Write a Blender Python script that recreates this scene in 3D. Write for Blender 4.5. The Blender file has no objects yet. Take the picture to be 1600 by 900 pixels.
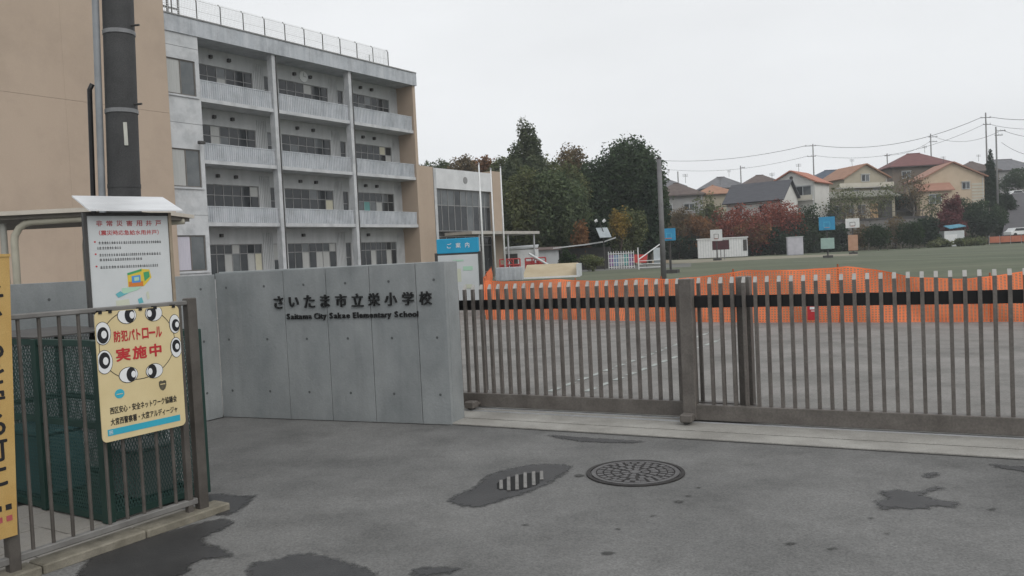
import bpy, bmesh, math, random
import numpy as np
from mathutils import Vector, Matrix
R = math.radians
random.seed(7)
SC = bpy.context.scene
COL = SC.collection

# ------------------------------------------------------------------ camera
FPX, EYE, ROLL, PITCH = 1280.0, 1.6, R(2.75), R(2.1)
FW = Vector((0, math.cos(PITCH), -math.sin(PITCH)))
R0 = Vector((1, 0, 0)); U0 = R0.cross(FW)
RT = math.cos(ROLL)*R0 - math.sin(ROLL)*U0
UP = math.sin(ROLL)*R0 + math.cos(ROLL)*U0
CAM = Vector((0, 0, EYE))
cd = bpy.data.cameras.new('camera')
cd.sensor_width = 36.0; cd.lens = 36.0*FPX/1600.0
cd.clip_start = 0.05; cd.clip_end = 3000
cam = bpy.data.objects.new('camera', cd); COL.objects.link(cam)
cam.matrix_world = Matrix(((RT.x, UP.x, -FW.x, CAM.x), (RT.y, UP.y, -FW.y, CAM.y),
                           (RT.z, UP.z, -FW.z, CAM.z), (0, 0, 0, 1)))
SC.camera = cam

# ------------------------------------------------------------------ sky, sun, exposure
SUN_EL, SUN_AZ = R(42), R(142)
w = bpy.data.worlds.new('World'); SC.world = w; w.use_nodes = True
nt = w.node_tree; nt.nodes.clear()
out = nt.nodes.new('ShaderNodeOutputWorld'); bg = nt.nodes.new('ShaderNodeBackground')
sky = nt.nodes.new('ShaderNodeTexSky'); sky.sky_type = 'NISHITA'; sky.sun_disc = False
sky.sun_elevation = SUN_EL; sky.sun_rotation = SUN_AZ; sky.dust_density = 4.0; sky.air_density = 1.0
hs = nt.nodes.new('ShaderNodeHueSaturation'); hs.inputs['Saturation'].default_value = 0.06
mx = nt.nodes.new('ShaderNodeMix'); mx.data_type = 'RGBA'; mx.inputs[0].default_value = 0.86
mx.inputs[7].default_value = (9.5, 9.72, 9.95, 1)           # an even cloud deck in front of the blue sky
nt.links.new(sky.outputs[0], hs.inputs['Color']); nt.links.new(hs.outputs[0], mx.inputs[6])
tc = nt.nodes.new('ShaderNodeTexCoord'); cmap = nt.nodes.new('ShaderNodeMapping'); cmap.inputs['Scale'].default_value = (1.0, 1.0, 3.2)
cn = nt.nodes.new('ShaderNodeTexNoise'); cn.inputs['Scale'].default_value = 1.6; cn.inputs['Detail'].default_value = 5; cn.inputs['Roughness'].default_value = .5
cr = nt.nodes.new('ShaderNodeMapRange'); cr.inputs[1].default_value = .3; cr.inputs[2].default_value = .7; cr.inputs[3].default_value = .92; cr.inputs[4].default_value = 1.06
cmul = nt.nodes.new('ShaderNodeMix'); cmul.data_type = 'RGBA'; cmul.blend_type = 'MULTIPLY'; cmul.inputs[0].default_value = 1
nt.links.new(tc.outputs['Generated'], cmap.inputs[0]); nt.links.new(cmap.outputs[0], cn.inputs['Vector']); nt.links.new(cn.outputs[0], cr.inputs[0])
nt.links.new(mx.outputs[2], cmul.inputs[6]); nt.links.new(cr.outputs[0], cmul.inputs[7]); nt.links.new(cmul.outputs[2], bg.inputs[0]); bg.inputs[1].default_value = 0.1
nt.links.new(bg.outputs[0], out.inputs[0])
sd = bpy.data.lights.new('sun', 'SUN'); sd.energy = 1.1; sd.angle = R(45); sd.color = (1, .97, .93)
so = bpy.data.objects.new('sun', sd); COL.objects.link(so)
so.rotation_euler = Vector((-math.sin(SUN_AZ)*math.cos(SUN_EL), -math.cos(SUN_AZ)*math.cos(SUN_EL), -math.sin(SUN_EL))).to_track_quat('-Z', 'Y').to_euler()
so.location = (0, -20, 40)
vs = SC.view_settings
vs.view_transform = 'Standard'; vs.look = 'None'; vs.exposure = 0.0; vs.gamma = 1.0; vs.use_curve_mapping = False
SC.cycles.max_bounces = 6; SC.cycles.transparent_max_bounces = 12

# ------------------------------------------------------------------ measuring helpers
def ray(x, y): return FW + RT*((x-800)/FPX) + UP*((450-y)/FPX)
def gnd(x, y, z=0.0):
    d = ray(x, y); return CAM + d*((z-EYE)/d.z)
def at(x, y, Y):
    d = ray(x, y); return CAM + d*(Y/d.y)

# ------------------------------------------------------------------ materials
MATS = {}
def mat(name, c1, c2=None, scale=3.0, rough=.8, bump=0.0, bscale=60.0, metal=0.0, streak=None, fine=0.0, fscale=250.0,
        island=0.0, contrast=(.35, .65), spec=.4, stain=0.0, sscale=1.2, objrand=0.0):
    """procedural surface: two-tone noise, optional speckle, streaks down the face, bump"""
    if name in MATS: return MATS[name]
    m = bpy.data.materials.new(name); m.use_nodes = True
    t = m.node_tree; N = t.nodes; L = t.links
    b = N['Principled BSDF']; b.inputs['Roughness'].default_value = rough; b.inputs['Metallic'].default_value = metal
    b.inputs['Specular IOR Level'].default_value = spec
    g = N.new('ShaderNodeNewGeometry'); pos = g.outputs['Position']
    if c2 is None: c2 = tuple(min(1, v*1.12) for v in c1)
    n = N.new('ShaderNodeTexNoise'); n.inputs['Scale'].default_value = scale; n.inputs['Detail'].default_value = 6; n.inputs['Roughness'].default_value = .6
    if streak:
        mp = N.new('ShaderNodeMapping'); mp.inputs['Scale'].default_value = streak; L.new(pos, mp.inputs[0]); L.new(mp.outputs[0], n.inputs['Vector'])
    else: L.new(pos, n.inputs['Vector'])
    mr = N.new('ShaderNodeMapRange'); mr.inputs[1].default_value = contrast[0]; mr.inputs[2].default_value = contrast[1]; L.new(n.outputs[0], mr.inputs[0])
    mix = N.new('ShaderNodeMix'); mix.data_type = 'RGBA'; mix.inputs[6].default_value = (*c1, 1); mix.inputs[7].default_value = (*c2, 1)
    L.new(mr.outputs[0], mix.inputs[0]); col = mix.outputs[2]
    def mul(col, val):
        mm = N.new('ShaderNodeMix'); mm.data_type = 'RGBA'; mm.blend_type = 'MULTIPLY'; mm.inputs[0].default_value = 1
        L.new(col, mm.inputs[6]); L.new(val, mm.inputs[7]); return mm.outputs[2]
    if fine:
        f = N.new('ShaderNodeTexNoise'); f.inputs['Scale'].default_value = fscale; f.inputs['Detail'].default_value = 2; L.new(pos, f.inputs['Vector'])
        r2 = N.new('ShaderNodeMapRange'); r2.inputs[1].default_value = .3; r2.inputs[2].default_value = .7; r2.inputs[3].default_value = 1-fine; r2.inputs[4].default_value = 1+fine
        L.new(f.outputs[0], r2.inputs[0]); col = mul(col, r2.outputs[0])
    if stain:
        f = N.new('ShaderNodeTexNoise'); f.inputs['Scale'].default_value = sscale; f.inputs['Detail'].default_value = 8; f.inputs['Roughness'].default_value = .7; L.new(pos, f.inputs['Vector'])
        r2 = N.new('ShaderNodeMapRange'); r2.inputs[1].default_value = .45; r2.inputs[2].default_value = .7; r2.inputs[3].default_value = 1; r2.inputs[4].default_value = 1-stain
        L.new(f.outputs[0], r2.inputs[0]); col = mul(col, r2.outputs[0])
    if island:
        r2 = N.new('ShaderNodeMapRange'); r2.inputs[3].default_value = 1-island; r2.inputs[4].default_value = 1+island
        L.new(g.outputs['Random Per Island'], r2.inputs[0]); col = mul(col, r2.outputs[0])
    if objrand:
        oi = N.new('ShaderNodeObjectInfo'); r2 = N.new('ShaderNodeMapRange'); r2.inputs[3].default_value = 1-objrand; r2.inputs[4].default_value = 1+objrand
        L.new(oi.outputs['Random'], r2.inputs[0]); col = mul(col, r2.outputs[0])
        mp = N.new('ShaderNodeMapping'); mp.inputs['Scale'].default_value = (9, 9, .5); L.new(pos, mp.inputs[0])
        f = N.new('ShaderNodeTexNoise'); f.inputs['Scale'].default_value = 1; f.inputs['Detail'].default_value = 5; L.new(mp.outputs[0], f.inputs['Vector'])
        r3 = N.new('ShaderNodeMapRange'); r3.inputs[1].default_value = .52; r3.inputs[2].default_value = .72; r3.inputs[3].default_value = 1; r3.inputs[4].default_value = .90
        L.new(f.outputs[0], r3.inputs[0]); col = mul(col, r3.outputs[0])
    L.new(col, b.inputs['Base Color'])
    if bump:
        bn = N.new('ShaderNodeTexNoise'); bn.inputs['Scale'].default_value = bscale; bn.inputs['Detail'].default_value = 4; L.new(pos, bn.inputs['Vector'])
        bp = N.new('ShaderNodeBump'); bp.inputs['Strength'].default_value = bump; bp.inputs['Distance'].default_value = .01
        L.new(bn.outputs[0], bp.inputs['Height']); L.new(bp.outputs[0], b.inputs['Normal'])
    MATS[name] = m; return m

M_road = mat('asphalt_road', (.124, .124, .121), (.180, .179, .174), .7, .82, .6, 90, fine=.24, fscale=85, stain=.30, sscale=1.7, contrast=(.36, .64))
M_fore = mat('asphalt_forecourt', (.185, .18, .17), (.24, .232, .22), 1.2, .9, .4, 100, fine=.15, fscale=60, stain=.38, sscale=1.1)
M_field = mat('field_ground', (.072, .090, .052), (.125, .135, .088), .08, .95, .3, 8, fine=.12, fscale=3, stain=.2, sscale=.3, streak=(.5, 1.6, 1))
M_hill = mat('hill_ground', (.035, .036, .022), (.075, .066, .042), .25, .95, fine=.2, fscale=2)
M_wet = mat('wet_asphalt', (.030, .030, .031), (.048, .048, .049), 2.5, .40, .4, 120, fine=.2, fscale=120, spec=.35)
def wet_edge(m, lo, hi, wob):
    t = m.node_tree; N = t.nodes; L = t.links; b = N['Principled BSDF']
    a = N.new('ShaderNodeAttribute'); a.attribute_name = 'edge'; g = N.new('ShaderNodeNewGeometry')
    n = N.new('ShaderNodeTexNoise'); n.inputs['Scale'].default_value = 28; n.inputs['Detail'].default_value = 6; L.new(g.outputs['Position'], n.inputs['Vector'])
    r = N.new('ShaderNodeMath'); r.operation = 'MULTIPLY_ADD'; L.new(n.outputs[0], r.inputs[0]); r.inputs[1].default_value = wob; r.inputs[2].default_value = -wob/2
    s = N.new('ShaderNodeMath'); L.new(r.outputs[0], s.inputs[0]); L.new(a.outputs['Fac'], s.inputs[1])
    k = N.new('ShaderNodeMapRange'); k.interpolation_type = 'SMOOTHSTEP'; k.inputs[1].default_value = lo; k.inputs[2].default_value = hi; L.new(s.outputs[0], k.inputs[0]); L.new(k.outputs[0], b.inputs['Alpha'])
wet_edge(M_wet, -.02, .045, .11)
M_damp = mat('damp_spot', (.05, .05, .048), (.07, .07, .066), 3, .7, .3, 120, fine=.2, fscale=120, spec=.3)
wet_edge(M_damp, -.008, .03, .03)
M_conc = mat('fair_faced_concrete', (.215, .232, .236), (.285, .30, .302), 2.0, .75, .25, 40, fine=.05, fscale=90, streak=(1.2, 1.2, .7), stain=.15, sscale=1.6, objrand=.045)
M_joint = mat('concrete_joint', (.085, .09, .092))
M_apron = mat('pale_concrete', (.27, .26, .238), (.36, .35, .325), 2.2, .85, .3, 60, fine=.12, fscale=80, stain=.25, sscale=1.5)
M_gate = mat('gate_paint', (.105, .094, .084), (.15, .136, .123), 5, .5, fine=.14, fscale=60, stain=.18, sscale=7)
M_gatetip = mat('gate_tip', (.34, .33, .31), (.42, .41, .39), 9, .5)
M_black = mat('black_rubber', (.006, .006, .007), (.010, .010, .011), 4, .45)
M_letter = mat('letter_metal', (.008, .009, .009), (.014, .014, .014), 5, .6)
M_fence = mat('fence_paint', (.062, .055, .048), (.098, .088, .078), 6, .55, fine=.1)
M_kerb = mat('kerb_stone', (.17, .155, .12), (.25, .23, .185), 7, .9, .4, 60, fine=.15, stain=.35, sscale=5)
M_pave = mat('paving_slab', (.25, .235, .21), (.33, .31, .285), 4, .9, .3, 60, fine=.12, stain=.3, sscale=4)
M_green = mat('green_cage_paint', (.010, .034, .027), (.016, .046, .037), 5, .55, fine=.1)
M_greenmesh = mat('green_mesh_wire', (.026, .062, .055), (.036, .082, .072), 4, .6)
M_iron = mat('cast_iron', (.10, .097, .098), (.15, .146, .147), 12, .45, .4, 150, metal=.3)
M_irondark = mat('cast_iron_dark', (.022, .02, .02), (.035, .032, .03), 12, .7)
M_grate = mat('grate_bar', (.16, .157, .15), (.22, .215, .205), 12, .7)
M_hole = mat('dark_hole', (.006, .006, .006), (.008, .008, .008))
M_pole = mat('pole_sleeve', (.042, .0425, .0435), (.060, .061, .062), 3, .7, .5, 130, fine=.25, fscale=110)
M_steel = mat('galvanised_steel', (.36, .37, .38), (.46, .47, .48), 6, .5, metal=.3)
M_alu = mat('aluminium_sheet', (.62, .63, .64), (.72, .73, .74), 3, .35, metal=.4, streak=(1, 1, 8))
M_white = mat('white_paint', (.66, .67, .67), (.74, .75, .75), 3, .5)
M_offw = mat('sign_white', (.52, .545, .55), (.58, .60, .605), 3, .5)
M_yellow = mat('sign_cream', (.60, .49, .27), (.65, .54, .31), 4, .5)
M_orangey = mat('banner_ochre', (.43, .27, .085), (.48, .32, .115), 5, .7, fine=.1)
M_ink = mat('sign_ink', (.012, .012, .014), (.018, .018, .02))
M_red = mat('sign_red', (.42, .022, .03), (.48, .03, .035), 6, .6)
M_darkred = mat('sign_dark_red', (.33, .06, .07), (.40, .10, .10), 30, .6)
M_blue = mat('sign_blue', (.015, .27, .46), (.025, .32, .53), 3, .5)
M_cyan = mat('sign_cyan', (.03, .33, .45), (.04, .38, .5), 3, .5)
M_brown = mat('tan_cladding', (.40, .315, .245), (.435, .345, .27), .35, .75, .12, 20, fine=.03, fscale=30, stain=.12, sscale=.35, streak=(.8, .8, .25))
M_grey = mat('school_concrete', (.38, .405, .435), (.47, .49, .515), 1.2, .8, fine=.04, fscale=12, streak=(2.5, 2.5, .35), stain=.28, sscale=.8)
M_lgrey = mat('school_slab_edge', (.44, .455, .47), (.53, .54, .55), 1.2, .8, stain=.28, sscale=1.0)
M_backw = mat('school_back_wall', (.41, .42, .425), (.48, .49, .495), .8, .8, streak=(3, 3, .3), stain=.12, sscale=1)
M_glass = mat('window_glass', (.018, .021, .024), (.035, .04, .044), .8, .08, spec=.5)
M_glass2 = mat('window_glass_painted_reflection', (.07, .08, .085), (.12, .13, .135), .9, .12, spec=.6)  # paler base colour paints a reflection into these panes
M_curt = mat('window_curtain', (.33, .34, .33), (.42, .42, .41), 5, .5, streak=(6, 6, .2))
M_lav = mat('window_blind', (.42, .41, .47), (.52, .5, .56), 5, .5, streak=(8, 8, .2))
M_frame = mat('window_frame', (.20, .20, .20), (.26, .26, .26), 3, .5)
M_bronze = mat('bronze_frame', (.11, .10, .09), (.14, .13, .12), 3, .5)
M_beige = mat('beige_pipe', (.38, .36, .29), (.45, .43, .35), 4, .6)
M_darkmetal = mat('dark_metal', (.045, .043, .042), (.065, .063, .06), 4, .6)
M_net = mat('orange_net', (.82, .19, .07), (.90, .235, .09), 1.2, .8)
M_netp = mat('net_post', (.30, .09, .04), (.36, .12, .06), 4, .7)
M_bark = mat('bark', (.055, .045, .036), (.09, .075, .06), 4, .95, .5, 20)
M_bark2 = mat('bark_pale', (.14, .125, .105), (.2, .18, .15), 3, .95)

def leafmat(name, c1, c2):
    m = mat(name, c1, c2, .7, .75, island=.35, spec=.2); t = m.node_tree; b = t.nodes['Principled BSDF']
    tr = t.nodes.new('ShaderNodeBsdfTranslucent'); mxs = t.nodes.new('ShaderNodeMixShader'); mxs.inputs[0].default_value = .38
    t.links.new(b.inputs['Base Color'].links[0].from_socket, tr.inputs[0]); o = t.nodes['Material Output']
    t.links.new(b.outputs[0], mxs.inputs[1]); t.links.new(tr.outputs[0], mxs.inputs[2]); t.links.new(mxs.outputs[0], o.inputs[0]); return m
LF = {
 'dark': leafmat('leaf_dark', (0.035, 0.061, 0.031), (0.070, 0.101, 0.052)),
 'blackgreen': leafmat('leaf_deep', (0.020, 0.038, 0.024), (0.042, 0.066, 0.035)),
 'olive': leafmat('leaf_olive', (0.085, 0.109, 0.053), (0.160, 0.170, 0.075)),
 'mid': leafmat('leaf_mid', (0.064, 0.094, 0.051), (0.117, 0.147, 0.072)),
 'conifer': leafmat('leaf_conifer', (0.068, 0.091, 0.056), (0.117, 0.135, 0.075)),
 'yellow': leafmat('leaf_yellow', (0.174, 0.152, 0.051), (0.348, 0.232, 0.058)),
 'rust': leafmat('leaf_rust', (0.145, 0.080, 0.043), (0.246, 0.123, 0.051)),
 'red': leafmat('leaf_red', (0.189, 0.055, 0.041), (0.319, 0.094, 0.058)),
 'maroon': leafmat('leaf_maroon', (0.109, 0.035, 0.041), (0.174, 0.058, 0.058)),
 'brown': leafmat('leaf_brown', (0.109, 0.087, 0.052), (0.189, 0.138, 0.072)),
 'hedge': leafmat('leaf_hedge', (0.020, 0.041, 0.014), (0.038, 0.064, 0.023)),
}

# ------------------------------------------------------------------ mesh helpers
class MB:
    def __init__(s): s.v = []; s.f = []
    def add(s, vs, fs):
        o = len(s.v); s.v += [tuple(p) for p in vs]; s.f += [tuple(i+o for i in f) for f in fs]; return s
    def box(s, x0, x1, y0, y1, z0, z1, rz=0.0, c=(0, 0)):
        p = [(x, y, z) for z in (z0, z1) for x, y in ((x0, y0), (x1, y0), (x1, y1), (x0, y1))]
        if rz:
            ca, sa = math.cos(rz), math.sin(rz)
            p = [(c[0]+(x-c[0])*ca-(y-c[1])*sa, c[1]+(x-c[0])*sa+(y-c[1])*ca, z) for x, y, z in p]
        return s.add(p, [(3, 2, 1, 0), (4, 5, 6, 7), (0, 1, 5, 4), (1, 2, 6, 5), (2, 3, 7, 6), (3, 0, 4, 7)])
    def tube(s, pts, rad, n=8, cap=True):
        pts = [Vector(p) for p in pts]; rs = rad if isinstance(rad, (list, tuple)) else [rad]*len(pts)
        o = len(s.v); prev = None
        for i, p in enumerate(pts):
            d = (pts[min(i+1, len(pts)-1)] - pts[max(i-1, 0)]).normalized()
            a = Vector((0, 0, 1)) if abs(d.z) < .9 else Vector((1, 0, 0))
            if prev is not None: a = prev
            x = (a - d*a.dot(d)).normalized(); y = d.cross(x); prev = x
            for k in range(n):
                t = 2*math.pi*k/n; q = p + (x*math.cos(t)+y*math.sin(t))*rs[i]; s.v.append(tuple(q))
        for i in range(len(pts)-1):
            for k in range(n):
                a, b = o+i*n+k, o+i*n+(k+1) % n; s.f.append((a, b, b+n, a+n))
        if cap:
            s.f.append(tuple(o+k for k in reversed(range(n)))); s.f.append(tuple(o+(len(pts)-1)*n+k for k in range(n)))
        return s
    def prism(s, poly, y0, y1):
        """polygon in x,z pulled out along y"""
        n = len(poly); p = [(x, y0, z) for x, z in poly]+[(x, y1, z) for x, z in poly]
        return s.add(p, [tuple(range(n)), tuple(reversed(range(n, 2*n)))]+[(i, i+n, (i+1) % n+n, (i+1) % n) for i in range(n)])
    def slab(s, poly, z0, z1):
        n = len(poly); p = [(x, y, z0) for x, y in poly]+[(x, y, z1) for x, y in poly]
        return s.add(p, [tuple(reversed(range(n))), tuple(range(n, 2*n))]+[(i, (i+1) % n, (i+1) % n+n, i+n) for i in range(n)])
    def ellipse(s, cx, cz, rx, rz, y, n=28, t=.0008):
        return s.prism([(cx+rx*math.cos(2*math.pi*k/n), cz+rz*math.sin(2*math.pi*k/n)) for k in range(n)], y, y+t)
    def mesh(s, name):
        m = bpy.data.meshes.new(name); m.from_pydata(s.v, [], s.f); m.update(); return m
    def build(s, name, material, parent=None, bevel=0.0, smooth=False):
        m = s.mesh(name)
        bm = bmesh.new(); bm.from_mesh(m)
        bmesh.ops.recalc_face_normals(bm, faces=bm.faces)
        if bevel: bmesh.ops.bevel(bm, geom=bm.edges[:], offset=bevel, segments=1, affect='EDGES', clamp_overlap=True)
        bm.to_mesh(m); bm.free()
        if smooth: m.polygons.foreach_set('use_smooth', [True]*len(m.polygons))
        return link(name, m, material, parent)
def link(name, m, material, parent=None):
    if material and not m.materials: m.materials.append(material)
    o = bpy.data.objects.new(name, m); COL.objects.link(o)
    if parent: o.parent = parent
    return o
def tag(o, label=None, cat=None, group=None, kind=None):
    if label: o['label'] = label
    if cat: o['category'] = cat
    if group: o['group'] = group
    if kind: o['kind'] = kind
    return o
def thing(name, label, cat, loc=(0, 0, 0), rz=0.0, group=None):
    o = bpy.data.objects.new(name, None); o.empty_display_size = .2; COL.objects.link(o)
    o.location = loc; o.rotation_euler = (0, 0, rz); return tag(o, label, cat, group)
def copy_part(src, parent, loc):
    o = src.copy(); COL.objects.link(o); o.parent = parent; o.location = loc; return o
def arc(cx, cz, r, a0, a1, n): return [(cx+r*math.cos(R(a0+(a1-a0)*i/n)), cz+r*math.sin(R(a0+(a1-a0)*i/n))) for i in range(n+1)]

TXT = {}
def text_mesh(body, bold=0.0, extr=0.0):
    """flat or raised lettering, unit em, centred on x, standing in x-z and facing -y"""
    key = (body, bold, extr)
    if key in TXT: return TXT[key]
    c = bpy.data.curves.new('lettering', 'FONT'); c.body = body; c.size = 1.0; c.extrude = extr; c.resolution_u = 3
    o = bpy.data.objects.new('lettering', c); COL.objects.link(o)
    m = bpy.data.meshes.new_from_object(o.evaluated_get(bpy.context.evaluated_depsgraph_get()))
    bpy.data.objects.remove(o); bpy.data.curves.remove(c)
    n = len(m.vertices); a = np.zeros(n*3, 'f'); m.vertices.foreach_get('co', a); a = a.reshape(-1, 3)
    if n:
        cx = (a[:, 0].min()+a[:, 0].max())/2; cy = (a[:, 1].min()+a[:, 1].max())/2
        ww = a[:, 0].max()-a[:, 0].min(); hh = a[:, 1].max()-a[:, 1].min()
    else: cx = cy = 0; ww = hh = 1
    b = np.stack([a[:, 0]-cx, -a[:, 2], a[:, 1]-cy], 1)
    m.vertices.foreach_set('co', b.astype('f').ravel()); m.update()
    if bold and n:
        fs = [tuple(p.vertices) for p in m.polygons]; mb = MB()
        for k, (ox, oz) in enumerate(((0, 0), (bold, 0), (-bold, 0), (0, bold), (0, -bold), (bold*.7, bold*.7), (-bold*.7, -bold*.7), (bold*.7, -bold*.7), (-bold*.7, bold*.7))):
            mb.add([(p[0]+ox, p[1]-.00012*k, p[2]+oz) for p in b.tolist()], fs)
        m = mb.mesh('lettering'); ww += 2*bold; hh += 2*bold
    TXT[key] = (m, ww, hh); return TXT[key]
def put_text(name, body, material, parent, x, y, z, w=None, h=None, bold=0.0, extr=0.0, tilt=0.0):
    m, ww, hh = text_mesh(body, bold, extr)
    m = m.copy(); o = link(name, m, material, parent)
    sx = (w/ww) if w else h/hh; sz = (h/hh) if h else w/ww
    o.location = (x, y, z); o.scale = (sx, 1 if extr else 1, sz); o.rotation_euler = (0, tilt, 0)
    return o

# ------------------------------------------------------------------ foliage
def leaf_mesh(lobes, n, leaf, rng, up=.35):
    lob = np.array(lobes, float); vol = lob[:, 3]*lob[:, 4]*lob[:, 5]; p = vol**.75; p /= p.sum()
    idx = rng.choice(len(lob), n, p=p); L = lob[idx]
    d = rng.normal(size=(n, 3)); d /= np.linalg.norm(d, axis=1)[:, None]
    r = rng.uniform(.35, 1.0, n)**.5
    c = L[:, :3] + d*L[:, 3:]*r[:, None]*(1+.12*rng.normal(size=n))[:, None]
    nn = d + rng.normal(size=(n, 3))*.7 + np.array([0, 0, up]); nn /= np.linalg.norm(nn, axis=1)[:, None]
    t = np.cross(nn, rng.normal(size=(n, 3))); t /= np.linalg.norm(t, axis=1)[:, None]; b = np.cross(nn, t)
    s = leaf*rng.uniform(.35, 1.5, n)[:, None]
    q = np.stack([c-t*s*.9, c-b*s*.5, c+t*s*.9, c+b*s*.5], 1).reshape(-1, 3)
    m = bpy.data.meshes.new('foliage')
    m.vertices.add(n*4); m.vertices.foreach_set('co', q.astype('f').ravel())
    m.loops.add(n*4); m.loops.foreach_set('vertex_index', np.arange(n*4, dtype='i'))
    m.polygons.add(n); m.polygons.foreach_set('loop_start', np.arange(0, n*4, 4, dtype='i')); m.polygons.foreach_set('loop_total', np.full(n, 4, 'i'))
    m.update(calc_edges=True); return m
def crown_lobes(cx, cy, cz, rx, ry, rz, k, rng, f=(.28, .45)):
    out = []
    for i in range(k):
        d = rng.normal(size=3); d /= np.linalg.norm(d)
        q = rng.uniform(.2, .80); s = rng.uniform(*f)
        out.append((cx+d[0]*rx*q, cy+d[1]*ry*q, cz+d[2]*rz*q, rx*s, ry*s, rz*s*.85))
    return out
SEED = [11]
def tree(name, label, px, top, Y, hw, kind, lf, n=4500, leaf=.30, base=0.0, bottom=.12, group=None, sparse=False, cat='tree', stems=1, k=38):
    """a tree whose foot stands on the ground at depth Y; top and half-width as seen set its real height and spread"""
    SEED[0] += 1; rng = np.random.default_rng(SEED[0])
    P = at(px, top, Y); h = P.z - base; rx = hw/FPX*Y
    root = thing(name, label, cat, (P.x, Y, base), 0, group)
    cz = h*(1+bottom)/2; rz = h*(1-bottom)/2
    if kind == 'conifer':
        lobes = []
        for i in range(26):
            f = i/25; z = h*(bottom+(1-bottom)*f); rr = rx*(1-f*.9)*rng.uniform(.8, 1.1); a = rng.uniform(0, 6.28)
            for j in range(3):
                b = a+j*2.1; q = rr*.5
                lobes.append((math.cos(b)*q, math.sin(b)*q, z, rr*.55+.1, rr*.55+.1, h*.05))
    elif kind == 'tall':
        lobes = crown_lobes(0, 0, cz, rx, rx, rz, 46, rng, (.22, .38))
        lobes = [(x*(1.1-.62*max(0, (z-h*.45)/(h*.55))), y*(1.1-.62*max(0, (z-h*.45)/(h*.55))), z, a, b, c*.7) for x, y, z, a, b, c in lobes]
        lobes.append((0, 0, h*.94, rx*.2, rx*.2, h*.06))
    else:
        lobes = crown_lobes(0, 0, cz, rx, rx*.9, rz, 16 if sparse else k, rng, (.24, .42))
    if kind in ('round', 'egg'):
        A = np.array(lobes); zt = (A[:, 2]+A[:, 5]*.95).max(); zb = (A[:, 2]-A[:, 5]).min(); sc_z = (h-h*bottom)/(zt-zb)
        wx = (np.abs(A[:, 0])+A[:, 3]*.9).max(); wy = (np.abs(A[:, 1])+A[:, 4]*.9).max()
        A[:, 2] = h*bottom+(A[:, 2]-zb)*sc_z; A[:, 5] *= sc_z; A[:, 0] *= rx/wx; A[:, 3] *= max(1, rx/wx); A[:, 1] *= rx/wy; A[:, 4] *= max(1, rx/wy); lobes = [tuple(r) for r in A]
        if kind == 'egg':
            def tp(z): return 1.05-.78*max(0, (z-h*.62)/(h*.38))
            lobes = [(x*tp(z), y*tp(z), z, a*max(.45, tp(z)), b*max(.45, tp(z)), c) for x, y, z, a, b, c in lobes]
    if kind == 'dome':
        lobes = [(0, 0, cz, rx*.6, rx*.6, rz*.6)]
        for q in range(k):
            zz = 1-2*(q+.5)/k; a_ = q*2.39996+rng.normal()*.25; rr_ = math.sqrt(1-zz*zz); f_ = rng.uniform(.56, .74); s_ = rng.uniform(.24, .36)
            lobes.append((math.cos(a_)*rr_*rx*f_, math.sin(a_)*rr_*rx*f_, cz+zz*rz*f_, rx*s_, rx*s_, rz*s_))
    m = leaf_mesh(lobes, int(n*(1.3 if sparse else 2.6)), leaf*(.72 if sparse else .66), rng)
    link('crown', m, LF[lf], root)
    tr = max(.08, h*.018)
    for s in range(stems):
        ox = 0 if stems == 1 else rng.uniform(-.5, .5)*rx
        mb = MB(); pts = [(ox, 0, 0), (ox+rng.normal()*.1, rng.normal()*.1, h*.25), (ox*.8+rng.normal()*.15, 0, h*.5), (ox*.6, 0, h*.85)]
        mb.tube(pts, [tr*1.25, tr, tr*.75, tr*.2], 7)
        trunk = mb.build('trunk', M_bark2 if sparse else M_bark, root, smooth=True)
        for i in range(9 if sparse else 5):
            l = lobes[rng.integers(len(lobes))]; z0 = h*rng.uniform(.2, .5)
            mb = MB().tube([(ox*.8, 0, z0), ((l[0]+ox)*.45, l[1]*.45, (z0+l[2])*.5+.2), (l[0], l[1], max(l[2], z0+.3))], [tr*.5, tr*.33, tr*.1], 5)
            mb.build('limb', M_bark2 if sparse else M_bark, trunk, smooth=True)
    return root

# ================================================================== GROUND
def sheet(name, poly, z, m, kind='structure'):
    mb = MB(); mb.add([(x, y, z) for x, y in poly], [tuple(range(len(poly)))])
    return tag(mb.build(name, m), kind=kind)
GA = R(-27.8)                                              # line of the gate
gx, gy = math.cos(GA), math.sin(GA); nx, ny = -gy, gx
GO = (-.43, 8.52)                                          # foot of the gate
def gp(u, v): return (GO[0]+gx*u+nx*v, GO[1]+gy*u+ny*v)
NETPTS = [(-.71, 21.54, 1.05), (1.54, 20.11, 1.0), (3.47, 18.25, .99), (4.9, 17.15, 1.10), (6.6, 16.14, 1.14), (7.6, 15.55, .90), (8.4, 15.1, .85), (9.22, 14.7, .91), (12.5, 12.6, 1.0), (16, 10.3, 1.0)]
sheet('ground', [(-700, -300), (900, -300), (900, 1500), (-700, 1500)], 0.0, M_field)
sheet('road', [(-40, -40), (40, -40), gp(45, -.55), gp(0, -.55), (-3.2, 9.15), (-5.4, 5.0), (-8, -2), (-25, -25)], .006, M_road)
sheet('forecourt', [gp(45, .5), gp(-.9, .5), (-3.0, 9.3), (-5.5, 5.0), (-12, 4), (-40, 30), (-40, 60), (-2.5, 60), (-.8, 21.9)]+[(x, y+.25) for x, y, _ in NETPTS[1:]]+[(60, -18)], .006, M_fore)
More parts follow.
